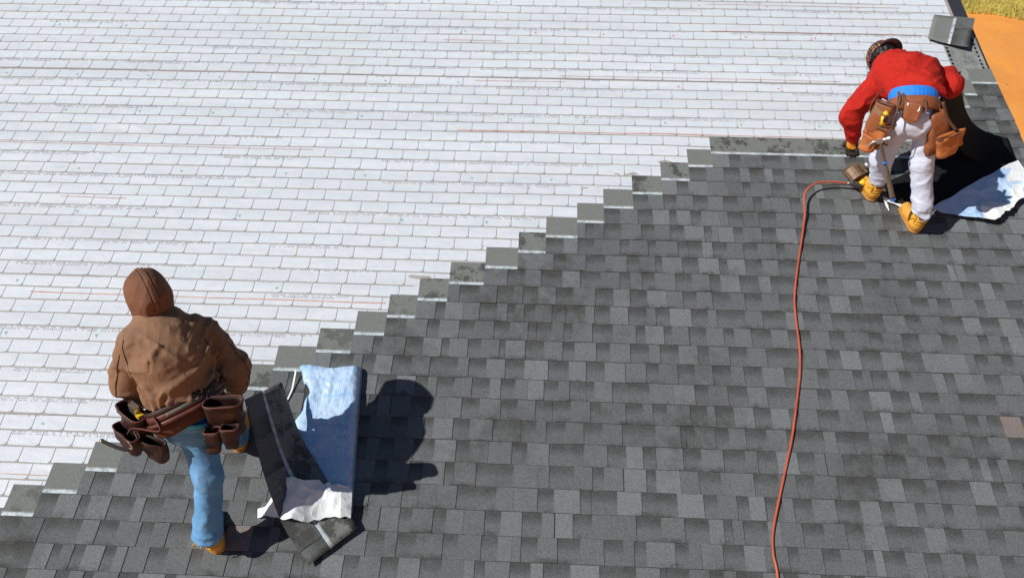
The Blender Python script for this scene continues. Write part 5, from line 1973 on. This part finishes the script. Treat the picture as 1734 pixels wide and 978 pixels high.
V, F = ribbon(smooth_path([st0, st0 + np.array([-.02, -.05, -.09]), pl2 + ol_ * .075 + wl_ * .09 - gup * .01, pl2 + ol_ * .075 - gup * .02], 6), nrm(np.array([.6, 0, .8])), .020, .006)
part('strap', V, F, M_LEATHER2, tb, bb)
V, F = ribbon(smooth_path([J['pl1'] + np.array([-.0, .06, .05]), J['pl1'] + np.array([-.06, .02, -.03]), pl2 + gup * .0 - wl_ * .06], 6), nrm(np.array([.6, 0, .8])), .022, .006)
part('strap', V, F, M_LEATHER2, tb, bb)
# right hip: one long pouch swung out with two pockets
gr = nrm(np.array([-.28, -.12, 1.0]))
or_ = nrm(np.array([.30, -.95, .05])); wr2 = nrm(np.array([.92, .28, .20])); wr2 = nrm(wr2 - gr * np.dot(wr2, gr))
pr1 = J['pr1'] + np.array([-.005, -.015, -.02])
V, F = pouch_mesh(pr1, wr2, gr, or_, .10, .185, .33, .05, .075, .006, bulge=.02, seed=15.0)
p_ = part('pouch', V, F, M_LEATHER, tb, bb)
pr2 = pr1 - gr * .155 + or_ * .072 + wr2 * .03
V, F = pouch_mesh(pr2, wr2, gr, or_, .155, .135, .165, .055, .05, .006, bulge=.01, seed=16.0)
p_ = part('pouch', V, F, M_LEATHER3, tb, bb)
V, F = rim(pr2, wr2, or_, gr, .155, .055, .006)
part('rim', V, F, M_LEATHER2, p_, bb)
V, F = pouch_mesh(pr2 + wr2 * .075 - gr * .02 - or_ * .03, wr2, gr, nrm(or_ + wr2), .09, .08, .14, .05, .045, .006, seed=17.0)
p_ = part('pouch', V, F, M_LEATHER3, tb, bb)
V, F = ribbon(smooth_path([pr1 + or_ * .02 + wr2 * .04 + gr * .06, pr1 + or_ * .06 + wr2 * .055 - gr * .06, pr2 + or_ * .03 + wr2 * .06 + gr * .01], 6), wr2, .022, .006)
part('strap', V, F, M_LEATHER2, tb, bb)

# hammer hanging in the belt's loop
hT, hB = J['hamT'], J['hamB']
hm = root_empty('hammer', hT, 'claw hammer with grey handle hanging from the brown tool belt', 'hammer')
ha = nrm(hB - hT)
hx = nrm(np.array([.95, -.25, .02]) - ha * np.dot(np.array([.95, -.25, .02]), ha)); hy = np.cross(ha, hx)
V, F = merge(tube([hT - hx * .015, hT + hx * .035], [.013, .013], 12), tube([hT + hx * .035, hT + hx * .042, hT + hx * .062], [.010, .0165, .0165], 12), box(hT, hx, hy, ha, .035, .026, .034))
head_ = part('head', V, F, M_STEEL, hm, hT, False)
cl_ = []
for s_ in (-1, 1):
    cl_.append(tube(smooth_path([hT - hx * .012 + hy * s_ * .004, hT - hx * .045 + hy * s_ * .008 - ha * .002, hT - hx * .085 + hy * s_ * .012 + ha * .020], 5), [.010] * 5 + [.008] * 3 + [.006, .005, .003], 8))
V, F = merge(*cl_)
part('claw', V, F, M_STEEL, head_, hT)
V, F = tube(smooth_path([hT, hT + ha * .12, hT + ha * .20, hT + ha * .30, hB], 5), [.011] * 6 + [.010] * 5 + [.014] * 6 + [.017, .017, .018, .019], 10)
part('handle', V, F, simple_mat('hammer_grip', (0.15, 0.115, 0.085), .6, .3, 30.0), hm, hT)
V, F = tube([hT + ha * .165, hT + ha * .180], .0145, 10)
part('band', V, F, M_BLUE, hm, hT)
V, F = tube([hB - ha * .012, hB + ha * .004], .0195, 10)
part('end_cap', V, F, M_BLUE, hm, hT)
V, F = ribbon(smooth_path([hT + ha * .02 + hy * .03 - hx * .04, hT + ha * .03 - hy * .030, hT + ha * .02 + hy * .03 + hx * .04], 6), ha, .03, .005)
part('leather_loop', V, F, M_LEATHER2, tb, bb)

# utility knife in the left pouch
kn = J['knife'] + np.array([.06, -.035, .0])
kf = root_empty('utility_knife', kn, 'yellow and grey utility knife standing in the left tool pouch', 'utility knife')
ka = nrm(np.array([-.75, .15, .65]))
V, F = merge(tube([kn - np.array([0, 0, .05]), kn + np.array([0, 0, .012])], .022, 10), tube([kn + np.array([.012, -.02, .02]), kn + np.array([-.012, -.02, .045])], .014, 8))
part('handle', V, F, M_YELLOW, kf, kn)
V, F = ribbon([kn, kn + ka * .04, kn + ka * .095], nrm(np.array([.5, -.2, .8])), [.028, .034, .030], .012)
part('blade', V, F, M_STEEL, kf, kn, False)
V, F = tube([kn - np.array([0, .02, .02]), kn + np.array([.0, -.025, .03])], .011, 8)
part('grip', V, F, M_GUNDARK, kf, kn)
